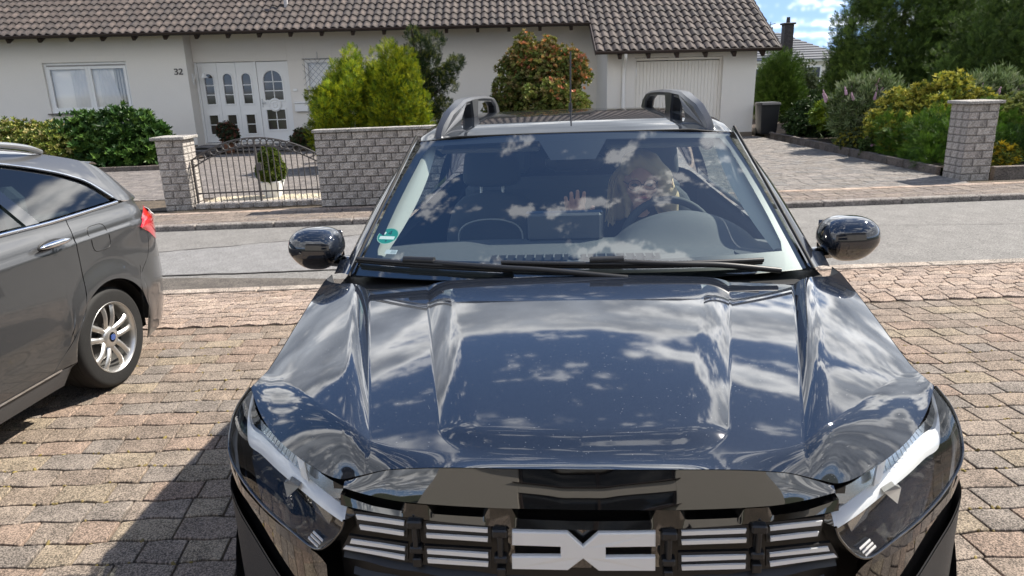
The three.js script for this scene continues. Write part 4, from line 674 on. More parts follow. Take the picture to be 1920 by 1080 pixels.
plant('back_hedge', 'dark hedge in front of the distant house', 'hedge', [13.2, FY, -29], { seed: 188, kind: 'medium', n: 5200, blobs: [[0, 0.4, 0, 1.6, 0.45, 0.8], [2, 0.4, 0, 1.6, 0.45, 0.8], [-2, 0.4, 0, 1.6, 0.45, 0.8]], color: pick([[0.035, 0.06, 0.02], [0.05, 0.085, 0.025]]), gloss: 0.5, size: 1.6 });
// potted plants
function pot(parent, r0, r1, h, mat, square) { const g = square ? (() => { const b = box(1, 1, 1, 0, 0, 0, 0.04), p = b.attributes.position; for (let i = 0; i < p.count; i++) { const t = p.getY(i), w = 2 * lerp(r0, r1, t); p.setXYZ(i, p.getX(i) * w, t * h, p.getZ(i) * w); } b.computeVertexNormals(); return b; })() : lathe([[0, 0], [r0, 0], [r1, h], [r1 + 0.012, h], [r1 + 0.012, h - 0.03], [r1 - 0.015, h - 0.02], [0, h - 0.03]], 24); return mesh('pot', g, mat, parent); }
plant('potted_topiary', 'cone-clipped box plant in a white tapered pot behind the gate', 'plant', [-3.68, FY, -11.05], { seed: 191, kind: 'small', n: 3000, blobs: [[0, 0.42, 0, 0.215, 0.20, 0.215], [0, 0.55, 0, 0.17, 0.20, 0.17], [0, 0.66, 0, 0.10, 0.13, 0.10]], color: pick([[0.15, 0.20, 0.03], [0.09, 0.14, 0.025], [0.20, 0.24, 0.04], [0.06, 0.095, 0.02]]), gloss: 0.5, size: 0.7, lump: 0.06, stray: 0.06, floor: 0.24 }, (t) => { pot(t, 0.095, 0.155, 0.26, M.white, true); trunk(t, [[0, 0.2, 0], [0, 0.5, 0]], 0.015, 0.008, 4); });
plant('potted_shrub', 'reddish potted shrub standing before the door side panels', 'plant', [-7.62, FY, -19.75], { seed: 192, kind: 'medium', n: 700, blobs: [[0, 0.55, 0, 0.24, 0.25, 0.24], [0.1, 0.42, 0.05, 0.2, 0.18, 0.2]], color: pick([[0.05, 0.07, 0.035], [0.07, 0.09, 0.05], [0.20, 0.085, 0.06], [0.035, 0.05, 0.03]]), gloss: 0.5, stray: 0.3, floor: 0.28 }, (t) => { pot(t, 0.11, 0.16, 0.3, std({ color: lin(0.25, 0.12, 0.075), roughness: 0.85 })); stems(t, 5, 0.15, 0.6, 3); });
plant('potted_shrub', 'dark potted shrub at the foot of the letter box', 'plant', [-5.5, FY, -19.6], { seed: 193, kind: 'medium', n: 800, blobs: [[0, 0.34, 0, 0.26, 0.2, 0.24], [-0.12, 0.26, 0.05, 0.2, 0.16, 0.2]], color: pick([[0.04, 0.065, 0.025], [0.06, 0.085, 0.035], [0.14, 0.08, 0.05]]), gloss: 0.5, stray: 0.3, floor: 0.14 }, (t) => { pot(t, 0.12, 0.17, 0.2, std({ color: lin(0.12, 0.09, 0.075), roughness: 0.85 })); stems(t, 5, 0.15, 0.4, 4); });
// ================================================================ the black car: x to its left-hand side as seen from the front, y up, z towards the camera
const paint = phy({ color: lin(0.014, 0.018, 0.027), metalness: 0, roughness: 0.05, clearcoat: 1, clearcoatRoughness: 0.0, ior: 1.58 });
const roofPaint = phy({ color: lin(0.014, 0.018, 0.025), roughness: 0.04, ior: 1.26 });
const dustMap = tex(1024, (u, v) => { const i = Math.floor(u * 1024), j = Math.floor(v * 1024), p = hash(i, j, 611), q = fbm(u * 9, v * 9, 613, 3, 9); const s = p < 0.0012 + 0.004 * Math.max(0, q - 0.5) ? 0.35 + 0.65 * hash(i, j, 617) : 0; const f = 0.75 + 0.5 * hash(i, j, 619); return [Math.max(0.047 * f, s), Math.max(0.060 * f, s), Math.max(0.090 * f, s)]; }, false);
const dusty = phy({ color: lin(0.3, 0.3, 0.3), map: dustMap, roughness: 0.05, clearcoat: 1, clearcoatRoughness: 0.0, ior: 1.58 });
const gloss = phy({ color: lin(0.0045, 0.0045, 0.005), roughness: 0.03, clearcoat: 1, clearcoatRoughness: 0.0, ior: 1.9 });
const clad = std({ color: lin(0.028, 0.029, 0.032), roughness: 0.5, bumpMap: rep(T.bump, 12), bumpScale: 0.0006 });
const trimBlack = std({ color: lin(0.012, 0.012, 0.013), roughness: 0.42 });
const barWhite = phy({ color: lin(0.72, 0.71, 0.69), roughness: 0.35, clearcoat: 0.6, clearcoatRoughness: 0.1 });
const lampWhite = phy({ color: lin(0.80, 0.81, 0.82), roughness: 0.25, clearcoat: 1, clearcoatRoughness: 0.03 });
const chrome = std({ color: lin(0.75, 0.77, 0.80), roughness: 0.10, metalness: 1 });
const satin = std({ color: lin(0.42, 0.43, 0.44), roughness: 0.30, metalness: 0.85 });
const screenGlass = phy({ color: lin(0.86, 0.93, 0.92), roughness: 0.0, transmission: 1, thickness: 0, ior: 2.15 });
const lensGlass = phy({ color: lin(0.97, 0.98, 0.98), roughness: 0.0, transmission: 1, thickness: 0, ior: 1.5 });
const sideGlass = phy({ color: lin(0.72, 0.80, 0.78), roughness: 0.0, transmission: 1, thickness: 0, ior: 1.6 });
const cabin = std({ color: lin(0.035, 0.038, 0.042), roughness: 0.75 });
const fabric = std({ color: lin(0.085, 0.09, 0.095), roughness: 0.95, bumpMap: rep(T.bump, 10), bumpScale: 0.002 });
const mir = (pts, s) => pts.map((p) => [p[0] * s, p[1], p[2]]);
{
  const S = thing('black_car', 'black hatchback with roof rails parked facing the viewer, driver inside', 'car', [SUVPOS[0], 0, SUVPOS[1]], SUVYAW);
  const cabinParts = part('interior', S);
  // ---------- bonnet
  const ue = (w) => interp([-1.25, -1.0, -0.82, -0.56, -0.475], [0.862, 0.832, 0.812, 0.79, 0.806], w);
  const cw = (w) => interp([-1.2, -1.0, -0.8, -0.6, -0.4, -0.25, -0.145], [1.070, 1.063, 1.051, 1.035, 1.013, 0.991, 0.971], w);
  const ease = (t) => (t <= 0 ? 0 : t >= 1 ? 1 : 1 - (1 - t) * (1 - t));
  const wC = (a) => -0.146 - 0.06 * a - 0.97 * 0.05 * Math.log(1 + Math.exp((a - 0.43) / 0.05));
  const hoodTop = (u, w) => {
    const a = Math.abs(u), ub = 0.245 + 0.215 * -w - 0.05 * smooth(-0.24, -0.13, w), uo = 0.437 + (-0.22 - w) * 0.27;
    let v = cw(w) - 0.026 * (a / 0.6) ** 2, fwd = wC(a) - w;
    v += 0.0135 * ease((ub - a) / 0.085) * smooth(-0.005, 0.06, fwd);
    const env = 0.55 + 0.45 * smooth(-0.15, -0.5, w), du = a - uo;
    v += 0.026 * env * ease(du / 0.06);
    if (du > 0.03) v -= 0.02 * (du - 0.03) + 0.42 * (du - 0.03) ** 2;
    return v;
  };
  const ubAt = (w) => 0.245 + 0.215 * -w - 0.05 * smooth(-0.24, -0.13, w), uoAt = (w) => 0.437 + (-0.22 - w) * 0.27;
  const uOf = (a, w) => { const k = [0, ubAt(w) - 0.085, ubAt(w), uoAt(w), uoAt(w) + 0.055, ue(w)], q = [0, 0.30, 0.46, 0.66, 0.78, 1]; let i = 0; while (i < 4 && a > q[i + 1]) i++; return lerp(k[i], k[i + 1], (a - q[i]) / (q[i + 1] - q[i])); };
  const wR = (s) => -1.062 - 0.03 * s * s - 0.13 * s ** 8;
  const edgeAt = (a) => { const u = Math.min(a, 0.806); return [u, interp([0, 0.06, 0.25, 0.38, 0.45, 0.5, 0.56, 0.62, 0.7, 0.806], [0.9715, 0.9712, 0.962, 0.941, 0.914, 0.894, 0.899, 0.913, 0.931, 0.968], u), -0.100 - 0.30 * u * u - 0.66 * u ** 6]; };
  const n1 = 150, n2 = 26;
  const hoodAt = (s, j) => {
    const a = Math.abs(s), sg = Math.sign(s) || 1; let wc = -0.2; for (let k = 0; k < 6; k++) wc = wC(uOf(a, wc));
    if (j <= n1) { const w = lerp(wR(a), wc, j / n1), u = uOf(a, w); return [sg * u, hoodTop(u, w), w]; }
    const q = (j - n1) / n2, u0 = uOf(a, wc), v0 = hoodTop(u0, wc), e = edgeAt(u0 / ue(wc) * 0.806), sl = (hoodTop(u0, wc) - hoodTop(u0, wc - 0.01)) / 0.01;
    const dw = e[2] - wc, rise = e[1] - v0, h0 = Math.min(0, sl) * dw * 0.9 + rise * 0.12; // cubic from bonnet slope into a steeper nose
    return [sg * lerp(u0, e[0], q), v0 + h0 * q + (rise - h0) * q * q, lerp(wc, e[2], q)];
  };
  const rimTable = Array.from({ length: n1 + n2 + 1 }, (_, j) => hoodAt(1, j)), rimAt = (w) => { let k = 0; while (k < rimTable.length - 2 && rimTable[k + 1][2] < w) k++; const a = rimTable[k], b = rimTable[k + 1], q = clamp((w - a[2]) / (b[2] - a[2])); return [lerp(a[0], b[0], q), lerp(a[1], b[1], q)]; };
  const NS = 300;
  mesh('bonnet', sheet(NS, n1 + n2, (i, t) => hoodAt(i * 2 - 1, Math.round(t * (n1 + n2)))), dusty, S);
  mesh('bonnet_rear_edge', sheet(60, 2, (i, t) => { const p = hoodAt(i * 2 - 1, 0); return [p[0], p[1] - 0.03 * t, p[2] - 0.008 * t]; }, null, false), paint, S);
  mesh('engine_bay', [box(1.5, 0.5, 0.75, 0, 0.42, -0.78, 0.02), box(1.0, 0.45, 0.2, 0, 0.42, -0.34, 0.02)], trimBlack, S);
  mesh('cowl', sheet(40, 4, (i, t) => { const s = i * 2 - 1; return [s * 0.80, 1.040 + 0.012 * t - 0.02 * s * s, lerp(-1.02, -1.19, t) - 0.10 * s * s]; }), trimBlack, S);
  // ---------- fenders, doors, rear quarter as columns of the side surface
  const archF = [-0.80, 0.345, 0.385], archR = [-3.40, 0.345, 0.385];
  const low = (w, base) => { let v = base; for (const [c, y, r] of [archF, archR]) { const d = Math.abs(w - c); if (d < r) v = Math.max(v, y + Math.sqrt(r * r - d * d)); } return v; };
  const sideU = (v, w) => { const t = smooth(-0.25, -0.75, w); let u = lerp(0.855, 0.875, t); u -= 0.10 * Math.max(0, (v - 0.80) / 0.25) ** 2 * 0.75; u -= 0.02 * ((v - 0.72) / 0.4) ** 2; for (const [c, y, r] of [archF, archR]) { const d = Math.hypot(w - c, v - y); u += 0.014 * smooth(r + 0.16, r, d); } u -= 0.16 * smooth(-3.5, -4.15, w); return u; };
  const sidePanel = (name, s, wa, wb, top, bot, m, parent, nw = 40, nv = 24) => mesh(name, sheet(nw, nv, (i, t) => { const w = lerp(wa, wb, i), v0 = bot(w), tp = top(w), v = lerp(tp[1], v0, t); const k = smooth(0, 0.28, t); return [s * lerp(tp[0], sideU(v, w), tp[2] ? k : 1), v, w]; }, null, s < 0), m, parent);
  for (const s of [-1, 1]) {
    sidePanel('front_fender', s, -0.478, -1.30, (w) => { const e = rimAt(w); return [e[0] + 0.004, e[1] - 0.003, 1]; }, (w) => low(w, 0.34), paint, S, 70, 40);
    const belt = (w) => [sideU(1.03, w) - 0.02, interp([-4.2, -3.4, -1.3], [1.10, 1.07, 1.035], w), 0];
    const fd = sidePanel('front_door', s, -1.306, -2.28, belt, (w) => low(w, 0.36), paint, S); mesh('door_handle', box(0.02, 0.03, 0.17, s * 0.868, 0.90, -2.12, 0.008), paint, fd);
    const rd = sidePanel('rear_door', s, -2.286, -3.16, belt, (w) => low(w, 0.36), paint, S); mesh('door_handle', box(0.02, 0.03, 0.17, s * 0.868, 0.92, -3.0, 0.008), paint, rd);
    sidePanel('rear_quarter', s, -3.166, -4.08, belt, (w) => low(w, 0.36), paint, S, 60);
    mesh('sill_cladding', sheet(40, 4, (i, t) => [s * (0.885 - 0.01 * t), lerp(0.37, 0.20, t), lerp(-1.15, -3.03, i)], null, s < 0), clad, S);
    for (const [c, y, r] of [archF, archR]) mesh('arch_cladding', sheet(40, 3, (i, t) => { const a = Math.PI * (1.08 * i - 0.04), q = r + 0.055 - 0.07 * t; return [s * (sideU(Math.max(0.3, y + Math.sin(a) * q), c + Math.cos(a) * q) + (t > 0.7 ? -0.01 : 0.012)), y + Math.sin(a) * q, c + Math.cos(a) * q]; }, null, s > 0), clad, S);
    // greenhouse: pillars and panes
    const A0 = [0.752, 1.052, -1.172], A1 = [0.612, 1.466, -1.762], B0 = [0.822, 1.045, -1.335], B1 = [0.632, 1.452, -1.85];
    const pa = curveAt([A0, [0.70, 1.21, -1.39], A1]), pb = curveAt([B0, [0.752, 1.23, -1.565], B1]);
    const pillar = mesh('front_pillar', sheet(6, 30, (i, t) => { const a = pa(t), b = pb(t), bul = 0.016 * Math.sin(i * Math.PI) * (1 - 0.7 * t); return [s * (lerp(a[0], b[0], i) + bul * 0.9), lerp(a[1], b[1], i) + bul * 0.8, lerp(a[2], b[2], i) + bul * 0.35]; }, null, s < 0), phy({ color: lin(0.010, 0.011, 0.014), roughness: 0.12, clearcoat: 1, clearcoatRoughness: 0.01 }), S);
    mesh('pillar_seal', tube(mir([[0.758, 1.06, -1.165], [0.705, 1.218, -1.382], [0.618, 1.472, -1.752]], s), 0.006, 30, 6), M.rubber, pillar);
    mesh('pillar_foot', sheet(10, 10, (i, t) => { const p = [lerp(0.745, 0.835, i), 1.058 + 0.03 * t - 0.012 * i, lerp(-1.165, -1.32, lerp(i, t, 0.5))]; return [s * p[0], p[1] + 0.008 * Math.sin(i * 3), p[2]]; }, null, s < 0), paint, S);
    const beltC = (w) => [0.822 - 0.01 * smooth(-1.3, -4.1, w) * 3, interp([-4.2, -3.4, -1.3], [1.10, 1.07, 1.04], w), w], cant = (w) => [interp([-4.1, -3.4, -2.6, -1.85], [0.55, 0.60, 0.625, 0.634], w), interp([-4.1, -3.4, -2.6, -1.85], [1.38, 1.44, 1.462, 1.452], w), w];
    const pane = (name, wa0, wb0, wa1, wb1, m, pr = S) => mesh(name, sheet(12, 10, (i, t) => { const b = beltC(lerp(wa0, wb0, i)), c = cant(lerp(wa1, wb1, i)), bul = 0.03 * Math.sin(t * Math.PI); return [s * (lerp(b[0], c[0], t) + bul), lerp(b[1], c[1], t), lerp(b[2], c[2], t)]; }, null, s < 0), m, pr);
    pane('side_window', -1.37, -2.22, -1.88, -2.20, sideGlass); pane('pillar_cover', -2.222, -2.34, -2.202, -2.29, gloss); pane('side_window', -2.342, -3.10, -2.292, -3.12, sideGlass); pane('rear_pillar', -3.102, -4.02, -3.122, -3.93, paint);
    mesh('belt_trim', tube(mir([beltC(-1.33), beltC(-2.3), beltC(-3.2)].map((p) => [p[0] + 0.01, p[1] - 0.005, p[2]]), s), 0.01, 20, 6), trimBlack, S);
    // mirror
    const mr = part('door_mirror', S), cx = 0.945, cy = 1.105, cz = -1.40, sup = (x, e) => Math.sign(x) * Math.pow(Math.abs(x), e);
    const shell = (v0, v1, g, m, nm) => mesh(nm, sheet(36, 20, (i, t) => { const th = i * 2 * Math.PI, ph = lerp(v0, v1, t), c = Math.cos(ph); const X = sup(Math.cos(th), Math.cos(th) < 0 ? 0.45 : 0.9), Z = sup(Math.sin(th), 0.8); const taper = 1 - 0.25 * Math.max(0, -Math.sin(ph)); return [s * (cx + X * 0.098 * sup(c, 0.75) * taper + g * X), cy + 0.078 * sup(Math.sin(ph), 0.85), cz + Z * 0.085 * sup(c, 0.75) * taper + g * Z]; }, null, s > 0), m, mr);
    shell(-0.20, Math.PI / 2, 0.0015, paint, 'mirror_cap'); shell(-Math.PI / 2, -0.205, 0, gloss, 'mirror_base');
    mesh('mirror_arm', sheet(8, 8, (i, t) => { const a = i * 2 * Math.PI; return [s * lerp(0.80, 0.92, t), 1.045 + 0.022 * Math.sin(a) + 0.01 * t, -1.42 + 0.05 * Math.cos(a) * (1 - 0.3 * t)]; }), gloss, mr);
    mesh('mirror_glass', sheet(1, 1, (i, t) => [s * lerp(0.87, 1.02, i), lerp(1.05, 1.155, t), -1.482], null, s > 0), chrome, mr);
    // pale inner pillar trim
    mesh('pillar_trim', sheet(4, 20, (i, t) => { const a = curveAt([[0.706, 1.10, -1.255], [0.655, 1.25, -1.47], [0.575, 1.448, -1.745]])(t), wd = 0.02 + 0.055 * Math.sin(Math.PI * (0.12 + 0.80 * t)); return [s * (a[0] - wd * i * 0.9), a[1] - 0.012 + 0.012 * Math.sin(i * 3), a[2] - 0.035 * i - 0.02]; }), std({ color: lin(0.42, 0.43, 0.40), roughness: 0.9 }), cabinParts);
    mesh('door_card', box(0.05, 0.55, 2.0, s * 0.79, 0.48, -2.3, 0.02), cabin, cabinParts);
    mesh('grab_handle', tube(mir([[0.60, 1.40, -2.0], [0.585, 1.37, -2.05], [0.585, 1.37, -2.2], [0.60, 1.40, -2.25]], s), 0.012, 16, 8), cabin, cabinParts);
  }
  // ---------- roof with rails and aerial
  const roofV = (w) => interp([-4.1, -3.6, -3.0, -2.6, -2.2, -1.9, -1.715], [1.43, 1.480, 1.507, 1.512, 1.506, 1.490, 1.470], w);
  const roofW = (w) => interp([-4.1, -3.4, -2.6, -1.715], [0.55, 0.60, 0.628, 0.618], w);
  const roofAt = (s, w) => { const a = Math.abs(s); return [s * roofW(w), roofV(w) - 0.008 * a * a - 0.014 * a ** 14 - 0.008 * smooth(0.80, 0.86, a) * smooth(0.97, 0.90, a), w - 0.05 * a * a * smooth(-2.2, -1.7, w)]; };
  const roof = mesh('roof', sheet(90, 60, (i, t) => roofAt(i * 2 - 1, lerp(-1.712, -4.08, t))), roofPaint, S);
  mesh('aerial', [rod([0, roofV(-3) - 0.01, -3.0], [0.001, roofV(-3) + 0.03, -3.01], 0.011, 10), rod([0.001, roofV(-3) + 0.03, -3.01], [0.005, 1.815, -3.10], 0.0045, 8)], trimBlack, roof);
  mesh('roof_seam', tube(Array.from({ length: 25 }, (_, k) => { const p = roofAt(k / 12 - 1, -1.712); return [p[0] * 0.985, p[1] - 0.001, p[2] + 0.004]; }), 0.0048, 60, 6), M.rubber, roof);
  mesh('headliner', sheet(20, 20, (i, t) => { const p = roofAt((i * 2 - 1) * 0.93, lerp(-1.80, -4.0, t)); return [p[0], p[1] - 0.055, p[2]]; }, null, true), std({ color: lin(0.16, 0.16, 0.155), roughness: 1 }), cabinParts);
  for (const s of [-1, 1]) {
    const r = part('roof_rail', S);
    const prof = [[1.800, 1.452], [1.815, 1.475], [1.86, 1.506], [1.95, 1.552], [2.06, 1.579], [2.2, 1.596], [2.5, 1.600], [2.9, 1.596], [3.3, 1.584], [3.55, 1.568], [3.72, 1.530], [3.84, 1.470], [3.84, 1.44], [3.62, 1.455], [3.54, 1.520], [3.34, 1.556], [2.9, 1.571], [2.66, 1.575], [2.62, 1.50], [2.60, 1.46], [2.46, 1.46], [2.44, 1.50], [2.40, 1.576], [2.26, 1.570], [2.14, 1.550], [2.06, 1.512], [2.03, 1.455]];
    const body = (th, bev, grow) => { const g = plate(prof.map(([w, v]) => [w, v]), th, bev); g.rotateY(Math.PI / 2); g.translate(0, 0, 0); return g; };
    const g = body(0.058, 0.011); const P = g.attributes.position; for (let k = 0; k < P.count; k++) { const x = P.getX(k), w = P.getZ(k); const flare = smooth(2.1, 1.80, -w) ; P.setX(k, s * (0.512 + (x - 0.029) * (1 - 0.35 * flare) + 0.035 * flare)); } if (s < 0) { const ix = g.index; const pos = P.array; if (!ix) for (let k = 0; k < P.count; k += 3) for (let c = 0; c < 3; c++) { const a = k * 3 + c, b = (k + 1) * 3 + c, t = pos[a]; pos[a] = pos[b]; pos[b] = t; } } g.deleteAttribute('normal'); g.computeVertexNormals();
    mesh('rail_bar', toCreasedNormals(g, 0.5), std({ color: lin(0.075, 0.078, 0.085), roughness: 0.30, metalness: 0.6 }), r);
    mesh('rail_insert', sheet(40, 2, (i, t) => { const w = -lerp(1.87, 3.55, i), top = interp([1.86, 1.95, 2.06, 2.2, 2.5, 2.9, 3.3, 3.55], [1.503, 1.549, 1.577, 1.594, 1.598, 1.594, 1.582, 1.563], -w); const fl = smooth(2.1, 1.8, -w); return [s * (0.512 - 0.0305 * (1 - 0.35 * fl) + 0.035 * fl), top - 0.007 - 0.02 * t, w]; }, null, s > 0), satin, r);
  }
  // ---------- windscreen
  const glassAt = (s, t, off = 0) => { const hw = lerp(0.745, 0.60, t), p = [s * hw, lerp(1.06, 1.47 - 0.016 * s * s, t) + 0.012 * Math.sin(t * Math.PI), lerp(-1.06 - 0.12 * s * s, -1.70 - 0.06 * s * s, t)]; return [p[0] + off * 0.15 * s, p[1] + off * 0.835, p[2] + off * 0.53]; };
  const ws = mesh('windscreen', sheet(50, 40, (i, t) => glassAt(i * 2 - 1, t)), screenGlass, S);
  const frit = std({ color: lin(0.008, 0.009, 0.011), roughness: 0.35 });
  const band = (s0, s1, t0, t1) => sheet(30, 6, (i, j) => glassAt(lerp(s0(lerp(t0, t1, j)), s1(lerp(t0, t1, j)), i), lerp(t0, t1, j), -0.004));
  const inner = (t) => 1 - 0.055 - 0.05 * Math.max(0, (0.22 - t) / 0.22) ** 2 - 0.04 * Math.max(0, (t - 0.86) / 0.14) ** 2;
  mesh('screen_border', [band((t) => inner(t), () => 0.998, 0, 1), band(() => -0.998, (t) => -inner(t), 0, 1), band((t) => -inner(t) + 0.0005, (t) => inner(t) - 0.0005, 0, 0.112), band((t) => -inner(t) + 0.0005, (t) => inner(t) - 0.0005, 0.945, 0.999), sheet(10, 8, (i, j) => { const t = lerp(0.78, 0.9445, j), hw = lerp(0.13, 0.21, j); return glassAt(lerp(-hw, hw, i), t, -0.004); })], frit, ws);
  // emission sticker and a small label
  const stick = (u, v, w, r, tx, n) => { const g = n ? new THREE.PlaneGeometry(r * 2, r * 0.9) : new THREE.CircleGeometry(r, 40); const m = mesh(n || 'badge_sticker', g, std({ map: tx, roughness: 0.4 }), ws); m.position.set(u, v, w); m.rotation.set(-Math.atan2(0.835, 0.53), 0, 0); m.rotation.order = 'YXZ'; m.rotation.y = -0.24; return m; };
  {
    const c = document.createElement('canvas'); c.width = c.height = 256; const x = c.getContext('2d');
    x.fillStyle = '#9fb9a8'; x.fillRect(0, 0, 256, 256); x.fillStyle = '#0f8a76'; x.beginPath(); x.arc(128, 128, 118, 0, 7); x.fill();
    x.fillStyle = '#0c3f3a'; x.font = 'bold 92px sans-serif'; x.fillText('4', 116, 108); x.fillStyle = '#dfe8e2'; x.fillRect(52, 66, 40, 40); x.fillRect(36, 132, 184, 48);
    x.fillStyle = '#66736e'; x.font = '26px sans-serif'; x.fillText('·· ·· ··', 62, 164); x.fillStyle = '#0c3f3a'; x.beginPath(); x.arc(132, 206, 12, 0, 7); x.fill();
    const t = new THREE.CanvasTexture(c); t.colorSpace = THREE.SRGBColorSpace; const m = stick(-0.652, 1.164, -1.312, 0.040, t); 
    const c2 = document.createElement('canvas'); c2.width = 128; c2.height = 64; const y = c2.getContext('2d'); y.fillStyle = '#c9cfd0'; y.fillRect(0, 0, 128, 64); y.fillStyle = '#59646a'; for (let k = 0; k < 4; k++) y.fillRect(60, 10 + k * 12, 56, 5); const t2 = new THREE.CanvasTexture(c2); t2.colorSpace = THREE.SRGBColorSpace; stick(-0.628, 1.122, -1.246, 0.022, t2, 'label_sticker');
  }
  // wipers
  const wiper = (bl, arm, hinge) => { const w = part('wiper', S); const on = (u, t, o) => { const s = u / lerp(0.745, 0.60, t); return glassAt(s, t, o); };
    const path = (a, b, o, n = 10) => { const p = []; for (let k = 0; k <= n; k++) p.push(on(lerp(a[0], b[0], k / n), lerp(a[1], b[1], k / n), o)); return p; };
    mesh('blade', [tube(path(bl[0], bl[1], 0.012), 0.007, 20, 6), tube(path([bl[0][0], bl[0][1]], [bl[1][0], bl[1][1]], 0.024), 0.008, 20, 6)], trimBlack, w);
    mesh('arm', tube([...path(arm[0], arm[1], 0.028, 4), on(arm[2][0], arm[2][1], 0.02)], 0.0095, 30, 6), trimBlack, w);
    mesh('arm_head', (() => { const a = on(arm[0][0] - 0.03, arm[0][1], 0.030), b = on(arm[0][0] + 0.075, arm[0][1], 0.030); return rod(a, b, 0.013, 8); })(), trimBlack, w);
  };
  wiper([[-0.735, 0.068], [-0.20, 0.045]], [[-0.53, 0.070], [-0.10, 0.030], [0.16, -0.01]]);
  wiper([[-0.235, 0.075], [0.59, 0.040]], [[0.075, 0.075], [0.45, 0.025], [0.64, -0.02]]);
  // ---------- nose: upper gloss panel, grille, lights, bumper
  const plan = curve([[-0.874, 0, -0.56], [-0.868, 0, -0.475], [-0.85, 0, -0.41], [-0.81, 0, -0.355], [-0.75, 0, -0.305], [-0.65, 0, -0.235], [-0.5, 0, -0.165], [-0.3, 0, -0.112], [0, 0, -0.085], [0.3, 0, -0.112], [0.5, 0, -0.165], [0.65, 0, -0.235], [0.75, 0, -0.305], [0.81, 0, -0.355], [0.85, 0, -0.41], [0.868, 0, -0.475], [0.874, 0, -0.56]]);
  const planPts = plan.getSpacedPoints(400), wAt = (u) => { let lo = 0, hi = 400; while (hi - lo > 1) { const m = (lo + hi) >> 1; if (planPts[m].x < u) lo = m; else hi = m; } const a = planPts[lo], b = planPts[hi]; return lerp(a.z, b.z, clamp((u - a.x) / Math.max(1e-5, b.x - a.x))); };
  const wf = (u, v) => wAt(u) + 0.1 * (0.85 - v);
  const lowAt = (u) => { const a = Math.min(Math.abs(u), 0.487), X = [0, 0.05, 0.186, 0.352, 0.431, 0.487]; return [u, interp(X, [0.9015, 0.9013, 0.895, 0.886, 0.884, 0.884], a), interp(X, [-0.0745, -0.0755, -0.088, -0.118, -0.144, -0.168], a)]; };
  mesh('nose_panel', sheet(120, 16, (i, t) => { const u = (i * 2 - 1) * 0.487, e = edgeAt(Math.abs(u)), b = lowAt(u); return [u, lerp(e[1] - 0.004, b[1], t), lerp(e[2] - 0.004, b[2], t) + 0.002 * Math.sin(t * Math.PI)]; }), gloss, S);
  const gr = part('grille', S);
  mesh('backing', sheet(60, 10, (i, t) => { const u = (i * 2 - 1) * 0.53; return [u, lerp(0.905, 0.58, t), wf(u, 0.8) - 0.055]; }), trimBlack, gr);
  const bandTop = (a) => { const X = [0, 0.127, 0.136, 0.181, 0.191, 0.294, 0.303, 0.352, 0.359, 0.423, 0.47, 0.50], V = [0.866, 0.866, 0.888, 0.885, 0.864, 0.860, 0.879, 0.876, 0.857, 0.857, 0.864, 0.87]; let k = 0; while (k < 10 && a > X[k + 1]) k++; return lerp(V[k], V[k + 1], clamp((a - X[k]) / (X[k + 1] - X[k]))); };
  mesh('upper_frame', [sheet(240, 4, (i, t) => { const u = (i * 2 - 1) * 0.495, a = Math.abs(u); return [u, lerp(bandTop(a), 0.851 - 0.008 * a, t), wf(u, 0.87) - 0.004 + 0.006 * t]; }), sheet(240, 1, (i, t) => { const u = (i * 2 - 1) * 0.495, a = Math.abs(u); return [u, bandTop(a), wf(u, 0.87) - 0.004 - 0.04 * (1 - t)]; })], gloss, gr);
  const quadBar = (c, d) => { const n = (p, o) => [p[0], p[1], p[2] + o], f = c.map((p) => n(p, d)), b = c.map((p) => n(p, -0.004)), P = []; const q = (a, b2, e, g) => P.push(...a, ...b2, ...e, ...a, ...e, ...g); q(f[0], f[3], f[2], f[1]); for (let k = 0; k < 4; k++) { const j = (k + 1) % 4; q(f[k], f[j], b[j], b[k]); } return fromTris(P); };
  const bars = [[[0.46, 0.835, -0.148], [0.354, 0.838, -0.122], [0.355, 0.83, -0.121], [0.457, 0.826, -0.146]], [[0.454, 0.813, -0.144], [0.356, 0.816, -0.12], [0.356, 0.808, -0.119], [0.451, 0.805, -0.142]], [[0.475, 0.777, -0.147], [0.356, 0.782, -0.116], [0.356, 0.775, -0.116], [0.479, 0.768, -0.147]], [[0.49, 0.758, -0.15], [0.357, 0.763, -0.115], [0.358, 0.755, -0.114], [0.496, 0.751, -0.151]], [[0.308, 0.839, -0.112], [0.184, 0.844, -0.095], [0.184, 0.836, -0.094], [0.306, 0.831, -0.111]], [[0.309, 0.819, -0.11], [0.184, 0.825, -0.093], [0.185, 0.817, -0.092], [0.308, 0.811, -0.11]], [[0.309, 0.785, -0.107], [0.185, 0.792, -0.089], [0.185, 0.783, -0.088], [0.308, 0.777, -0.106]], [[0.309, 0.766, -0.105], [0.185, 0.773, -0.087], [0.186, 0.764, -0.087], [0.308, 0.757, -0.104]]];
  for (const s of [-1, 1]) {
    for (const b of bars) mesh('white_bar', quadBar(mir(b, s).map((p) => [p[0], p[1], p[2]]), 0.0015), barWhite, gr);
    for (const [a, b] of [[0, 1], [2, 3], [4, 5], [6, 7]]) { const A = bars[a], B = bars[b], g = 0.006; mesh('bar_carrier', quadBar(mir([[A[0][0] + g, A[0][1] + g, A[0][2] - 0.008], [A[1][0] - g, A[1][1] + g, A[1][2] - 0.008], [B[2][0] - g, B[2][1] - g, B[2][2] - 0.008], [B[3][0] + g, B[3][1] - g, B[3][2] - 0.008]], s), 0.004), trimBlack, gr); }
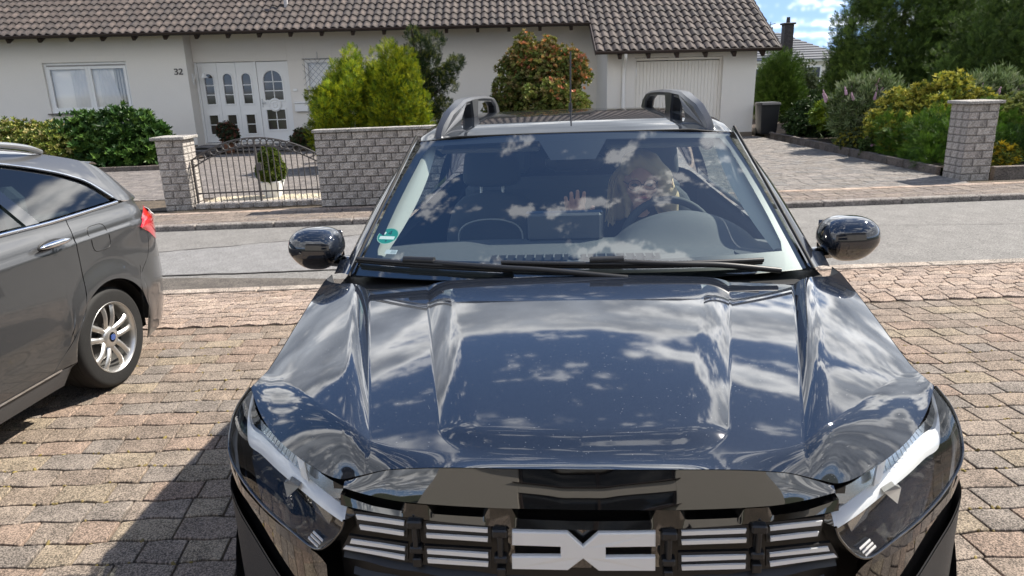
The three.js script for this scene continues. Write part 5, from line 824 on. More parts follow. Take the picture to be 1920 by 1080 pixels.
    for (const u of [0.331, 0.160]) { const z = wf(u, 0.8); mesh('clip', [box(0.012, 0.105, 0.012, s * u, 0.752, z - 0.012, 0.002), box(0.030, 0.018, 0.022, s * u, 0.832, z - 0.002, 0.003), box(0.026, 0.016, 0.022, s * u, 0.775, z - 0.002, 0.003), box(0.010, 0.05, 0.01, s * u, 0.79, z + 0.004, 0.002), box(0.018, 0.02, 0.02, s * u, 0.744, z - 0.002, 0.002)], trimBlack, gr); }
  }
  // emblem: two square letters meeting at a point
  const emb = [[-0.136, 0.846], [-0.031, 0.849], [-0.0015, 0.821], [0.028, 0.849], [0.1345, 0.848], [0.1345, 0.819], [0.041, 0.8195], [0.041, 0.799], [0.1345, 0.798], [0.1345, 0.769], [0.028, 0.771], [-0.0015, 0.796], [-0.031, 0.771], [-0.138, 0.767], [-0.138, 0.794], [-0.044, 0.7995], [-0.044, 0.819], [-0.137, 0.817]];
  mesh('emblem', (() => { const g = plate(emb.slice().reverse(), 0.012, 0.002), P = g.attributes.position; for (let k = 0; k < P.count; k++) P.setZ(k, P.getZ(k) + wf(P.getX(k), P.getY(k)) - 0.002); g.computeVertexNormals(); return g; })(), barWhite, gr);
  mesh('emblem_frame', sheet(20, 4, (i, t) => { const u = (i * 2 - 1) * 0.146; return [u, lerp(0.856, 0.758, t), wf(u, 0.8) - 0.016]; }), gloss, gr);
  for (let r = 0; r < 4; r++) mesh('lower_slat', sheet(40, 2, (i, t) => { const u = (i * 2 - 1) * (0.50 - 0.02 * r), zig = 0.010 * Math.abs(((u * 9 + r * 0.5) % 1 + 1) % 1 - 0.5); return [u, 0.735 - r * 0.038 - 0.010 * t + zig, wf(u, 0.7) - 0.02 + 0.012 * t]; }), trimBlack, gr);
  for (const s of [-1, 1]) {
    const L = part('headlight', S);
    const upP = [[0.492, 0.884, -0.176], [0.532, 0.892, -0.196], [0.571, 0.904, -0.221], [0.614, 0.913, -0.251], [0.69, 0.927, -0.318], [0.757, 0.937, -0.391], [0.804, 0.966, -0.475]];
    const loP = [[0.487, 0.818, -0.152], [0.500, 0.788, -0.155], [0.556, 0.736, -0.168], [0.626, 0.752, -0.205], [0.728, 0.772, -0.283], [0.80, 0.798, -0.348], [0.842, 0.835, -0.392], [0.848, 0.885, -0.428], [0.836, 0.928, -0.456], [0.808, 0.967, -0.476]];
    const up = curveAt(upP), lo = curveAt(loP);
    const face = (i, t, off) => { const a = up(i), b = lo(i), bul = 0.010 * Math.sin(Math.PI * t) * Math.sin(Math.PI * clamp(i * 1.05)) + off; const nx = 0.35 + 0.4 * i; return [s * (lerp(a[0], b[0], t) + bul * nx), lerp(a[1], b[1], t) + bul * 0.25, lerp(a[2], b[2], t) + bul * 0.85]; };
    mesh('housing', sheet(40, 16, (i, t) => face(i, t, -0.05), null, s < 0), gloss, L);
    mesh('housing_wall', [sheet(40, 1, (i, t) => face(i, 0, -0.05 * t), null, s < 0), sheet(40, 1, (i, t) => face(i, 1, -0.05 * t), null, s > 0)], gloss, L);
    mesh('reflector', sheet(40, 6, (i, t) => face(lerp(0.06, 0.995, i), lerp(0.02, lerp(0.40, 0.45, i), t), -0.042), null, s < 0), std({ color: lin(0.55, 0.60, 0.66), roughness: 0.22, metalness: 0.85 }), L);
    for (let k = 0; k < 12; k++) { const i0 = 0.36 + k * 0.034; mesh('reflector_rib', sheet(1, 3, (i, t) => face(i0 + i * 0.006, lerp(0.03, 0.25, t), -0.026), null, s < 0), std({ color: lin(0.05, 0.07, 0.10), roughness: 0.3 }), L); }
    const strip = curveAt([[0.804, 0.948, -0.470], [0.812, 0.905, -0.442], [0.800, 0.868, -0.410], [0.750, 0.862, -0.366], [0.690, 0.854, -0.310], [0.607, 0.838, -0.244], [0.545, 0.818, -0.204], [0.498, 0.802, -0.180]]);
    const stripGeo = (path, w0, w1) => join([sheet(50, 4, (i, t) => { const p = path(i), w = lerp(w0, w1, i); return [s * p[0], p[1] + (0.5 - t) * w, p[2] - 0.024 * (1 - t) + 0.004 * Math.sin(t * Math.PI)]; }, null, s < 0), sheet(50, 1, (i, t) => { const p = path(i), w = lerp(w0, w1, i); return [s * p[0], p[1] + 0.5 * w, p[2] - 0.024 - 0.012 * (1 - t)]; }, null, s < 0)]);
    mesh('light_strip', stripGeo(strip, 0.040, 0.022), lampWhite, L);
    mesh('light_branch', quadBar(mir([[0.622, 0.908, -0.272], [0.603, 0.906, -0.262], [0.590, 0.853, -0.244], [0.610, 0.857, -0.256]], s), 0.004), lampWhite, L);
    mesh('projector', quadBar(mir([[0.664, 0.826, -0.290], [0.640, 0.846, -0.268], [0.612, 0.840, -0.252], [0.652, 0.800, -0.272]], s), 0.012), std({ color: lin(0.62, 0.62, 0.60), roughness: 0.2, metalness: 0.6 }), L);
    mesh('low_reflector', quadBar(mir([[0.60, 0.815, -0.258], [0.535, 0.785, -0.215], [0.545, 0.765, -0.215], [0.585, 0.778, -0.245]], s), 0.003), std({ color: lin(0.5, 0.48, 0.45), roughness: 0.25, metalness: 0.9 }), L);
    mesh('lens', sheet(40, 16, (i, t) => face(i, t, 0), null, s < 0), lensGlass, L);
    mesh('lens_rim', tube(Array.from({ length: 30 }, (_, k) => face(k / 29, 1, 0.001)), 0.0032, 60, 6), gloss, L);
    for (let k = 0; k < 3; k++) mesh('lens_mark', quadBar(mir([[0.565 + k * 0.006, 0.776 - k * 0.007, -0.172], [0.541 + k * 0.006, 0.764 - k * 0.007, -0.158], [0.5415 + k * 0.006, 0.7615 - k * 0.007, -0.158], [0.5655 + k * 0.006, 0.7735 - k * 0.007, -0.172]], s), 0.0015), barWhite, L);
    // bumper corner: painted lip below the lamp, gloss field, matt cladding
    const loB = (u) => interp([0.49, 0.556, 0.626, 0.728, 0.80, 0.842, 0.856, 0.874], [0.63, 0.728, 0.744, 0.764, 0.790, 0.822, 0.815, 0.80], u);
    const corner = (u0, u1, v0, v1, off, m, nm, nx = 40) => mesh(nm, sheet(nx, 16, (i, t) => { const k = lerp(u0, u1, i), p = planPts[Math.round(k)], u = Math.abs(p.x), v = lerp(v0(u), v1(u), t); const tang = planPts[Math.min(400, Math.round(k) + 2)], tb = planPts[Math.max(0, Math.round(k) - 2)], dx = tang.x - tb.x, dz = tang.z - tb.z, L2 = Math.hypot(dx, dz), nX = -dz / L2, nZ = dx / L2; return [s * (u + Math.abs(nX) * off), v, p.z + 0.1 * (0.85 - v) * smooth(0.9, 0.6, u) + nZ * off]; }, null, s < 0), m, S);
    const kEnd = 400, kIn = 400 * 0.77, vc = (u) => clamp(0.60 + (u - 0.64) * 0.66, 0.42, 0.745);
    corner(kIn, kEnd, (u) => loB(u), (u) => loB(u) - 0.026, 0.004, paint, 'bumper_lip', 60);
    corner(kIn - 6, kEnd, (u) => loB(u) - 0.024, () => 0.40, -0.004, gloss, 'bumper_corner', 60);
    corner(kIn + 2, kEnd, (u) => vc(u), () => 0.24, 0.012, clad, 'bumper_cladding', 60);
    corner(kIn + 2, kEnd, (u) => vc(u) + 0.007, (u) => vc(u) - 0.002, 0.010, std({ color: lin(0.07, 0.072, 0.075), roughness: 0.35 }), 'cladding_edge', 60);
  }
  mesh('lower_bumper', sheet(60, 10, (i, t) => { const u = (i * 2 - 1) * 0.60; return [u, lerp(0.60, 0.22, t), wf(u, lerp(0.60, 0.22, t)) + 0.01 * Math.sin(t * 3)]; }), clad, S);
  // ---------- rear, underside, wheels
  mesh('tailgate', sheet(40, 24, (i, t) => { const s = i * 2 - 1, p = roofAt(s, -4.08), w2 = interp([0, 0.4, 0.45, 1], [-4.08, -4.22, -4.23, -4.20], t); return [lerp(p[0], s * 0.74, smooth(0, 0.6, t)), lerp(p[1], 0.42, t), w2 - 0.03 * (1 - s * s)]; }, null, false), paint, S);
  mesh('underbody', box(1.45, 0.18, 3.5, 0, 0.20, -2.2, 0.02), trimBlack, S);
  const tyreG = lathe([[0.215, -0.095], [0.30, -0.10], [0.326, -0.085], [0.334, -0.06], [0.335, 0], [0.334, 0.06], [0.326, 0.085], [0.30, 0.10], [0.215, 0.095]], 48); tyreG.rotateZ(Math.PI / 2);
  const rimG = (() => { const gs = [lathe([[0.218, -0.09], [0.205, -0.08], [0.205, 0.08], [0.22, 0.095]], 40)]; for (let k = 0; k < 5; k++) for (const d of [-0.12, 0.12]) { const g = box(0.022, 0.19, 0.03, 0, 0.03, 0, 0.004); g.rotateX(0); g.rotateY(0); const q = g.clone(); q.translate(0, 0, 0); q.rotateZ(k * Math.PI * 0.4 + d); q.rotateX(-Math.PI / 2); q.translate(0, 0.075, 0); gs.push(q); } const hub = new THREE.CylinderGeometry(0.055, 0.06, 0.04, 20); hub.translate(0, 0.078, 0); gs.push(hub); const g = join(gs); g.rotateZ(-Math.PI / 2); return g; })();
  for (const w of [-0.80, -3.40]) for (const s of [-1, 1]) { const wh = part('wheel', S); wh.position.set(s * 0.785, 0.335, w); if (s < 0) wh.rotation.y = Math.PI; mesh('tyre', tyreG, M.rubber, wh); mesh('rim', rimG, std({ color: lin(0.25, 0.25, 0.26), roughness: 0.35, metalness: 0.8 }), wh); }
  mesh('wheel_well', [box(0.25, 0.55, 0.82, -0.70, 0.25, -0.80, 0.02), box(0.25, 0.55, 0.82, 0.70, 0.25, -0.80, 0.02), box(0.25, 0.55, 0.82, -0.66, 0.25, -3.40, 0.02), box(0.25, 0.55, 0.82, 0.66, 0.25, -3.40, 0.02)].map((g, k) => { g.translate(k % 2 ? -0.16 : 0.16, 0, 0); return g; }), trimBlack, S);
  // ---------- cabin
  const dashV = (u, w) => interp([-1.66, -1.55, -1.45, -1.25, -1.10], [1.06, 1.092, 1.10, 1.085, 1.045], w) - 0.02 * (u / 0.7) ** 4;
  const dashM = std({ color: lin(0.055, 0.060, 0.064), roughness: 0.62, bumpMap: rep(T.bump, 14), bumpScale: 0.0008 });
  const bin_ = (u, w) => { const c = 0.405, r = (u - c) / 0.245; return Math.abs(r) < 1 ? 0.098 * Math.pow(Math.cos(r * Math.PI / 2), 0.7) * smooth(-1.34, -1.50, w) : 0; };
  const dash = mesh('dashboard', [sheet(120, 50, (i, t) => { const u = (i * 2 - 1) * 0.76, w = lerp(-1.10 - 0.10 * (u / 0.76) ** 2, -1.64, t); return [u, dashV(u, w) + bin_(u, w), w]; }), sheet(120, 12, (i, t) => { const u = (i * 2 - 1) * 0.76; return [u, lerp(dashV(u, -1.64) + bin_(u, -1.64), 0.62, t), -1.64 + 0.10 * t]; })], dashM, cabinParts);
  for (const s of [-1, 1]) {
    mesh('vent_bezel', sheet(20, 2, (i, t) => { const u = s * lerp(0.022, 0.285, i), w = -1.235 - 0.05 * t; return [u, dashV(u, w) + 0.004, w]; }, null, s < 0), trimBlack, dash);
    for (let k = 0; k < 8; k++) { const u = s * (0.04 + k * 0.032); mesh('vent_rib', box(0.006, 0.006, 0.05, u, dashV(u, -1.26) + 0.004, -1.26, 0.001), dashM, dash); }
  }
  mesh('sun_sensor', (() => { const g = new THREE.SphereGeometry(0.022, 16, 10, 0, 7, 0, Math.PI / 2); g.scale(1, 0.5, 1); g.translate(0, dashV(0, -1.26), -1.26); return g; })(), cabin, dash);
  mesh('speaker_grille', (() => { const g = new THREE.CylinderGeometry(0.06, 0.065, 0.008, 28); g.translate(0.60, dashV(0.6, -1.3) + 0.004, -1.30); return g; })(), cabin, dash);
  mesh('display', [box(0.285, 0.112, 0.02, -0.035, 1.095, -1.50, 0.008)], gloss, cabinParts);
  mesh('display_back', box(0.27, 0.10, 0.018, -0.035, 1.10, -1.48, 0.01), std({ color: lin(0.07, 0.072, 0.075), roughness: 0.4 }), cabinParts);
  const sw = part('steering_wheel', cabinParts); sw.position.set(0.385, 1.015, -1.76); sw.rotation.x = rad(-24);
  mesh('wheel_rim', new THREE.TorusGeometry(0.182, 0.016, 12, 48), cabin, sw); mesh('wheel_hub', [box(0.15, 0.11, 0.05, 0, -0.06, 0, 0.02), box(0.34, 0.03, 0.025, 0, -0.015, 0, 0.01), box(0.03, 0.17, 0.025, 0, -0.18, 0, 0.01)], cabin, sw);
  const seat = (u, w, lab) => {
    const s = part('front_seat', cabinParts); s.position.set(u, 0, w);
    const prof = (W, D, v0, v1, lean, e) => sheet(32, 20, (i, t) => { const a = i * 2 * Math.PI, v = lerp(v0, v1, t), k = Math.pow(Math.max(0, 1 - Math.pow(Math.abs(t * 2 - 1), 8)), 0.5), sh = (x, p) => Math.sign(x) * Math.pow(Math.abs(x), p); return [sh(Math.cos(a), 0.5) * W * lerp(1, e, t * t) * k, v, sh(Math.sin(a), 0.6) * D * k - lean * (v - v0)]; });
    mesh('seat_back', prof(0.245, 0.075, 0.55, 1.19, 0.25, 0.72), fabric, s); mesh('seat_cushion', box(0.50, 0.16, 0.52, 0, 0.45, 0.26, 0.06), fabric, s);
    mesh('headrest', (() => { const g = prof(0.135, 0.055, 1.20, 1.385, 0.10, 0.85); g.translate(0, 0, -0.165); return g; })(), fabric, s); mesh('headrest_post', [rod([-0.05, 1.15, -0.14], [-0.05, 1.24, -0.165], 0.007), rod([0.05, 1.15, -0.14], [0.05, 1.24, -0.165], 0.007)], M.steel, s);
    mesh('seat_piping', tube(Array.from({ length: 17 }, (_, k) => { const a = Math.PI * k / 16; return [Math.cos(a) * 0.145, 0.98 + 0.10 * Math.pow(Math.sin(a), 0.6), 0.0]; }), 0.004, 40, 6), std({ color: lin(0.45, 0.45, 0.44), roughness: 0.8 }), s);
  };
  seat(-0.37, -2.02); seat(0.37, -2.18);
  mesh('rear_bench', [box(1.24, 0.58, 0.16, 0, 0.55, -3.05, 0.06), box(1.24, 0.16, 0.5, 0, 0.46, -2.76, 0.06)], fabric, cabinParts);
  for (const u of [-0.36, 0, 0.36]) mesh('rear_headrest', box(0.24, 0.15, 0.09, u, 1.15, -3.08, 0.03), fabric, cabinParts);
  const rv = part('rear_view_mirror', cabinParts); mesh('mirror_body', (() => { const g = new THREE.SphereGeometry(1, 28, 18); const P = g.attributes.position; for (let k = 0; k < P.count; k++) { const f = (x, e) => Math.sign(x) * Math.pow(Math.abs(x), e); P.setXYZ(k, f(P.getX(k), 0.6) * 0.122, f(P.getY(k), 0.7) * 0.036, f(P.getZ(k), 0.8) * 0.022); } g.computeVertexNormals(); g.rotateX(0.15); g.translate(0.01, 1.342, -1.86); return g; })(), trimBlack, rv);
  mesh('mirror_stem', rod([0.0, 1.36, -1.85], [0, 1.44, -1.73], 0.014), trimBlack, rv);
  mesh('sensor_cover', (() => { const g = box(0.15, 0.05, 0.12, 0, 1.365, -1.70, 0.015); return g; })(), trimBlack, rv);
  for (const s of [-1, 1]) mesh('sun_visor', (() => { const g = box(0.40, 0.018, 0.17, 0, 0, 0, 0.008); g.rotateX(0.25); g.translate(s * 0.33, 1.415, -1.86); return g; })(), std({ color: lin(0.22, 0.22, 0.21), roughness: 1 }), cabinParts);
}
// ================================================================ grey estate car on the left: x out of its right-hand side, y up, z towards its front
{
  const grey = phy({ color: lin(0.10, 0.103, 0.108), metalness: 0.8, roughness: 0.38, clearcoat: 1, clearcoatRoughness: 0.015 });
  const E = thing('estate_car', 'dark grey estate car parked with its tail to the road, partly out of view', 'car', [-2.362, 0, -3.785], rad(-5));
  const AR = [0.155, 0.30, 0.348], AF = [-2.70, 0.30, 0.348], CU = -0.915;
  const EU = (v, w) => { let u = v < 0.9 ? -0.05 * Math.max(0, (0.45 - v) / 0.26) ** 2 : 0; u += 0.012 * smooth(0.42, 0.52, v) * smooth(0.9, 0.6, v); if (v > 0.905) u -= 0.012 * smooth(0.905, 0.925, v) + 0.35 * (v - 0.905) * smooth(0.90, 1.02, v); if (v > 1.05) u -= 0.36 * (v - 1.05) + 0.25 * (v - 1.05) ** 2; u -= 0.85 * Math.max(0, w - 0.52) ** 2 * (1 + 0.4 * smooth(0.9, 1.1, v)); u -= 0.25 * Math.max(0, -2.7 - w) ** 2; for (const [c, y, r] of [AR, AF]) u += 0.016 * smooth(r + 0.13, r, Math.hypot(w - c, v - y)); return u; };
  const low = (w, b) => { let v = b; for (const [c, y, r] of [AR, AF]) { const d = Math.abs(w - c); if (d < r) v = Math.max(v, y + Math.sqrt(r * r - d * d)); } return v; };
  const X = (s, u) => (s > 0 ? u : 2 * CU - u);
  const panel = (name, s, wa, wb, L, R, bot, top, m, par = E, nw = 60, nv = 40, off = 0) => mesh(name, sheet(nw, nv, (i, t) => { const w0 = lerp(wa, wb, i), v = lerp(top(w0), low(w0, bot(w0)), t), w = clamp(w0, L(v), R(v)); return [X(s, EU(v, w) + off), v, -w]; }, null, s > 0), m, par);
  const K = (...p) => (v) => interp(p.map((q) => q[0]), p.map((q) => q[1]), v);
  const shut = K([0.19, -0.40], [0.29, -0.355], [0.42, -0.20], [0.53, -0.095], [0.65, -0.045], [0.78, -0.022], [0.925, -0.010], [1.06, 0.03]);
  const seam = K([0.15, 0.44], [0.50, 0.44], [0.559, 0.445], [0.62, 0.50], [0.70, 0.60], [0.808, 0.665], [0.86, 0.66], [1.1, 0.72]);
  const belt = (w) => interp([-3.0, -1.5, -0.4, 0.1, 0.5, 0.8], [0.99, 1.02, 1.035, 1.032, 1.04, 1.04], w);
  const g6 = 0.003, far = 9;
  for (const s of [1, -1]) {
    const rd = panel('rear_door', s, -1.15, 0.02, () => -1.147, (v) => shut(v) - g6, () => 0.285, belt, grey);
    panel('rear_quarter', s, -0.38, 0.74, (v) => shut(v) + g6, (v) => seam(v) - g6, () => 0.285, (w) => belt(w) + 0.25 * smooth(0.36, 0.75, w) * 0.0, grey, E, 90, 50);
    panel('rear_bumper_side', s, 0.40, 0.98, (v) => seam(v) + g6, () => far, (w) => lerp(0.16, 0.19, smooth(0.45, 0.9, w)), (w) => interp([0.44, 0.52, 0.62, 0.68, 0.98], [0.60, 0.70, 0.80, 0.86, 0.79], w), grey, E, 50, 40);
    const fd = panel('front_door', s, -2.25, -1.15, () => -2.247, () => -1.153, () => 0.285, belt, grey);
    panel('front_fender', s, -3.35, -2.25, () => -far, () => -2.253, () => 0.285, (w) => belt(w) - 0.12 * smooth(-2.6, -3.4, w), grey);
    panel('sill', s, -2.36, -0.19, () => -far, () => far, () => 0.175, () => 0.278, std({ color: lin(0.05, 0.05, 0.052), roughness: 0.5 }), E, 30, 6, -0.004);
    mesh('sill_strip', sheet(30, 2, (i, t) => [X(s, EU(0.28, -1) + 0.006), 0.288 - 0.010 * t, lerp(2.3, 0.30, i)], null, s > 0), chrome, E);
    mesh('inner_body', sheet(20, 8, (i, t) => [X(s, -0.10), lerp(1.0, 0.22, t), lerp(3.2, -0.60, i)], null, s > 0), trimBlack, E);
    mesh('arch_liner', sheet(30, 2, (i, t) => { const a = Math.PI * i; return [X(s, 0.0 - 0.24 * t), AR[1] + Math.sin(a) * (AR[2] - 0.002), -(AR[0] + Math.cos(a) * (AR[2] - 0.002))]; }), trimBlack, E);
    // handle with recess, fuel flap
    for (const [w0, dp] of [[-0.19, rd], [-1.36, fd]]) { mesh('door_handle', [(() => { const g = new THREE.SphereGeometry(1, 24, 14); g.scale(0.018, 0.017, 0.115); g.translate(X(s, 0.022), 0.945, -w0); return g; })()], chrome, dp); mesh('handle_recess', (() => { const g = new THREE.SphereGeometry(1, 24, 14); g.scale(0.006, 0.034, 0.10); g.translate(X(s, EU(0.935, w0) + 0.001), 0.932, -w0 - 0.01); return g; })(), trimBlack, dp); }
    if (s > 0) { const rr = [], c = [0.19, 0.895], h = 0.072; for (let k = 0; k < 40; k++) { const a = k / 40 * 6.2832, q = (x) => Math.sign(x) * Math.pow(Math.abs(x), 0.45); const w = c[0] + q(Math.cos(a)) * h * 1.1, v = c[1] + q(Math.sin(a)) * h; rr.push([X(s, EU(v, w) + 0.0002), v, -w]); } mesh('fuel_flap', tube(rr, 0.0024, 80, 5, true), trimBlack, E); }
    // windows: glass, dark pillars, bright surround
    const topV = (w) => interp([-2.55, -2.1, -1.6, -1.1, -0.6, -0.143, 0.226, 0.40, 0.455, 0.484], [1.05, 1.22, 1.37, 1.40, 1.395, 1.362, 1.268, 1.185, 1.13, 1.062], w), botV = (w) => interp([-2.6, -1.5, -0.44, -0.1, 0.484], [1.025, 1.045, 1.052, 1.047, 1.058], w);
    const gl = (nm, a0, a1, m, off, tilt = 0) => mesh(nm, sheet(30, 14, (i, t) => { const wb = lerp(a0, a1, i), w = wb + tilt * (t - 0.5) * 0.0, v = lerp(botV(w) + 0.006, Math.max(topV(w) - 0.006, botV(w) + 0.007), t); return [X(s, EU(v, w) - 0.012 + off), v, -w]; }, null, s < 0), m, E);
    const slant = (nm, p0, p1, m, off) => mesh(nm, sheet(8, 20, (i, t) => { const w = lerp(lerp(p0[0], p0[1], i), lerp(p1[0], p1[1], i), t), v = lerp(botV(w) + 0.004, topV(w) - 0.004, t); return [X(s, EU(v, w) + off), v, -w]; }, null, s < 0), m, E);
    const dark = phy({ color: lin(0.42, 0.50, 0.50), roughness: 0, transmission: 1, thickness: 0, ior: 1.85 });
    gl('side_window', -2.45, -1.22, dark, 0); gl('side_window', -1.10, 0.455, dark, 0);
    slant('pillar_cover', [-1.22, -1.10], [-1.20, -1.06], gloss, 0.0); slant('pillar_cover', [-0.255, -0.165], [-0.335, -0.255], gloss, 0.0);
    const rim = []; for (let k = 0; k <= 40; k++) { const w = lerp(-2.5, 0.47, k / 40), v = topV(w); rim.push([X(s, EU(v, w) + 0.002), v, -w]); } rim.push([X(s, EU(1.075, 0.483)), 1.078, -0.484]); const rimB = []; for (let k = 0; k <= 30; k++) { const w = lerp(0.484, -2.5, k / 30), v = botV(w) - 0.008; rimB.push([X(s, EU(v, w) + 0.003), v, -w]); }
    mesh('window_trim', [tube(rim, 0.0085, 90, 6), tube(rimB, 0.0105, 60, 6)], chrome, E);
    // roof side above the windows, and the rear pillar
    mesh('roof_side', sheet(80, 12, (i, t) => { const w = lerp(-2.5, 0.80, i), v0 = w < 0.484 ? topV(w) : lerp(1.062, 1.03, clamp((w - 0.484) / 0.2)), v1 = interp([-2.5, -1.9, -1.2, -0.4, 0.1, 0.45, 0.68, 0.80], [1.06, 1.33, 1.435, 1.43, 1.385, 1.325, 1.22, 1.075], w), v = lerp(v0, Math.max(v1, v0 + 0.002), t); return [X(s, EU(v, w) - 0.02 * t * t), v, -w]; }, null, s < 0), grey, E);
    mesh('quarter_shoulder', sheet(40, 6, (i, t) => { const w = lerp(-0.2, 0.80, i), va = belt(w) - 0.002, vb = w < 0.484 ? botV(w) - 0.012 : 1.034 - 0.01 * (w - 0.484), v = lerp(va, Math.max(va, vb), t); return [X(s, EU(v, w)), v, -w]; }, null, s < 0), grey, E);
    mesh('belt_panel', sheet(40, 4, (i, t) => { const w = lerp(-2.5, -0.2, i), v = lerp(belt(w) - 0.002, botV(w) - 0.012, t); return [X(s, EU(v, w)), v, -w]; }, null, s < 0), grey, E);
    const rl = part('roof_rail', E); mesh('rail_bar', tube([[X(s, -0.335), 1.375, -0.30], [X(s, -0.315), 1.405, -0.20], [X(s, -0.30), 1.447, 0.05], [X(s, -0.295), 1.485, 0.6], [X(s, -0.295), 1.485, 1.4], [X(s, -0.30), 1.44, 2.0]], 0.016, 50, 8), satin, rl); 
    // tail lamp wrapping the corner
    const tl = part('tail_light', E); const lampE = (w0, w1, lo, hi, m, nm, off) => mesh(nm, sheet(24, 12, (i, t) => { const w = lerp(w0, w1, i), v = lerp(lo(w), hi(w), t); return [X(s, EU(v, w) + off * Math.sin(Math.PI * clamp(t)) + 0.004), v, -w]; }, null, s < 0), m, tl);
    const lo = (w) => interp([0.575, 0.68, 0.80, 0.95], [0.868, 0.825, 0.760, 0.715], w), hi = (w) => interp([0.575, 0.66, 0.80, 0.86, 0.95], [0.876, 0.935, 0.975, 0.955, 0.88], w);
    lampE(0.575, 0.95, lo, hi, phy({ color: lin(0.52, 0.016, 0.022), roughness: 0.08, clearcoat: 1, clearcoatRoughness: 0.02 }), 'red_lens', 0.012);
    lampE(0.80, 0.95, (w) => hi(w) - 0.045, (w) => hi(w) - 0.008, lampWhite, 'clear_lens', 0.02);
  }
  // roof, tailgate, bumper face, front
  mesh('roof', sheet(40, 50, (i, t) => { const w = lerp(0.66, -2.0, t), a = Math.abs(i * 2 - 1), v1 = interp([-2.0, -1.2, -0.4, 0.1, 0.45, 0.66], [1.30, 1.435, 1.43, 1.385, 1.325, 1.235], w), u0 = EU(v1, w) - 0.02; return [lerp(CU, i < 0.5 ? 2 * CU - u0 : u0, a), v1 + (0.055 - 0.02 * smooth(0.2, 0.66, w)) * (1 - a * a * a), -w]; }), grey, E);
  mesh('tailgate', sheet(40, 30, (i, t) => { const a = i * 2 - 1, v = lerp(1.285, 0.62, t), w = interp([0.6, 0.80, 0.95, 1.1, 1.25], [0.985, 0.965, 0.90, 0.80, 0.68], v), u = EU(Math.min(v, 1.25), Math.min(w, 0.80)) - 0.02; return [CU + a * (u - CU), v, -w + 0.17 * Math.abs(a) ** 5]; }, null, true), grey, E);
  mesh('rear_window', sheet(20, 10, (i, t) => { const a = (i * 2 - 1) * 0.72, v = lerp(1.22, 0.98, t), w = interp([0.95, 1.1, 1.25], [0.90, 0.80, 0.68], v), u = EU(v, Math.min(w, 0.8)); return [CU + a * (u - CU), v, -w + 0.17 * Math.abs(a) ** 5 - 0.006]; }, null, true), gloss, E);
  mesh('spoiler', sheet(30, 8, (i, t) => { const a = i * 2 - 1, an = t * Math.PI; return [CU + a * 0.60, 1.275 + 0.022 * Math.sin(an) - 0.02 * a * a, -(0.66 + 0.10 * t) + 0.02 * a * a]; }, null, true), grey, E);
  mesh('rear_bumper', sheet(40, 20, (i, t) => { const a = i * 2 - 1, v = lerp(0.80, 0.18, t), w = 0.972 - 0.06 * smooth(0.35, 0.18, v), u = EU(v, 0.975); return [CU + a * (u - CU), v, -w - 0.07 * (1 - Math.abs(a) ** 5)]; }, null, true), grey, E);
  mesh('bonnet', sheet(30, 30, (i, t) => { const a = i * 2 - 1, w = lerp(-2.2, -3.5, t), v = interp([-3.5, -3.2, -2.2], [0.75, 0.90, 1.03], w); return [CU + a * (0.86 - 0.10 * t), v - 0.05 * a * a, -w]; }, null, false), grey, E);
  mesh('windscreen', sheet(20, 10, (i, t) => { const a = i * 2 - 1, w = lerp(-2.35, -1.75, t), v = lerp(1.03, 1.40, t); return [CU + a * lerp(0.80, 0.60, t), v, -w + 0.05 * (1 - a * a)]; }, null, true), gloss, E);
  mesh('nose', sheet(20, 10, (i, t) => { const a = i * 2 - 1; return [CU + a * (0.76 + 0.05 * t), lerp(0.76, 0.2, t), 3.50 + 0.06 * (1 - a * a)]; }, null, true), grey, E);
  mesh('underbody', box(1.5, 0.14, 3.9, CU, 0.17, 1.3, 0.02), trimBlack, E);
  for (const [b, n] of [[box(1.3, 0.5, 0.16, CU, 0.72, 0.0, 0.06), 'rear_seat'], [box(0.5, 0.6, 0.16, CU + 0.36, 0.68, 1.1, 0.06), 'front_seat'], [box(0.5, 0.6, 0.16, CU - 0.36, 0.68, 1.1, 0.06), 'front_seat'], [box(0.26, 0.16, 0.1, CU + 0.38, 1.2, 0.02, 0.04), 'headrest'], [box(0.26, 0.16, 0.1, CU - 0.38, 1.2, 0.02, 0.04), 'headrest']]) mesh(n, b, fabric, E);
  mesh('boot_cover', box(1.3, 0.03, 0.75, CU, 1.0, -0.42, 0.01), cabin, E);
  // wheels with ten curved spokes in five pairs
  const tyreG = lathe([[0.205, -0.10], [0.268, -0.105], [0.292, -0.092], [0.2995, -0.07], [0.300, -0.062], [0.296, -0.060], [0.296, -0.054], [0.3005, -0.052], [0.3005, -0.012], [0.296, -0.010], [0.296, 0.010], [0.3005, 0.012], [0.3005, 0.052], [0.296, 0.054], [0.296, 0.060], [0.300, 0.062], [0.2995, 0.07], [0.292, 0.092], [0.268, 0.105], [0.205, 0.10]], 64); tyreG.rotateZ(-Math.PI / 2);
  const silver = std({ color: lin(0.62, 0.61, 0.585), roughness: 0.32, metalness: 0.9 });
  const rimOuter = lathe([[0.160, -0.06], [0.188, -0.05], [0.190, 0.06], [0.196, 0.088], [0.205, 0.098], [0.208, 0.104], [0.211, 0.100], [0.2105, 0.09]], 64); rimOuter.rotateZ(-Math.PI / 2);
  const spoke = (k, d) => sheet(6, 16, (i, t) => { const r = lerp(0.045, 0.197, t), a = k * Math.PI * 0.4 + d * (0.20 + 0.20 * Math.sin(t * 1.9)) , wid = lerp(0.036, 0.032, t) + 0.016 * Math.pow(t, 6), q = (i - 0.5) * wid, bulge = 0.012 * (1 - (i * 2 - 1) ** 2); const ca = Math.cos(a), sa = Math.sin(a); return [0.062 + 0.018 * Math.sin(t * 2.6) + bulge, sa * r + ca * q, ca * r - sa * q]; }, null, false);
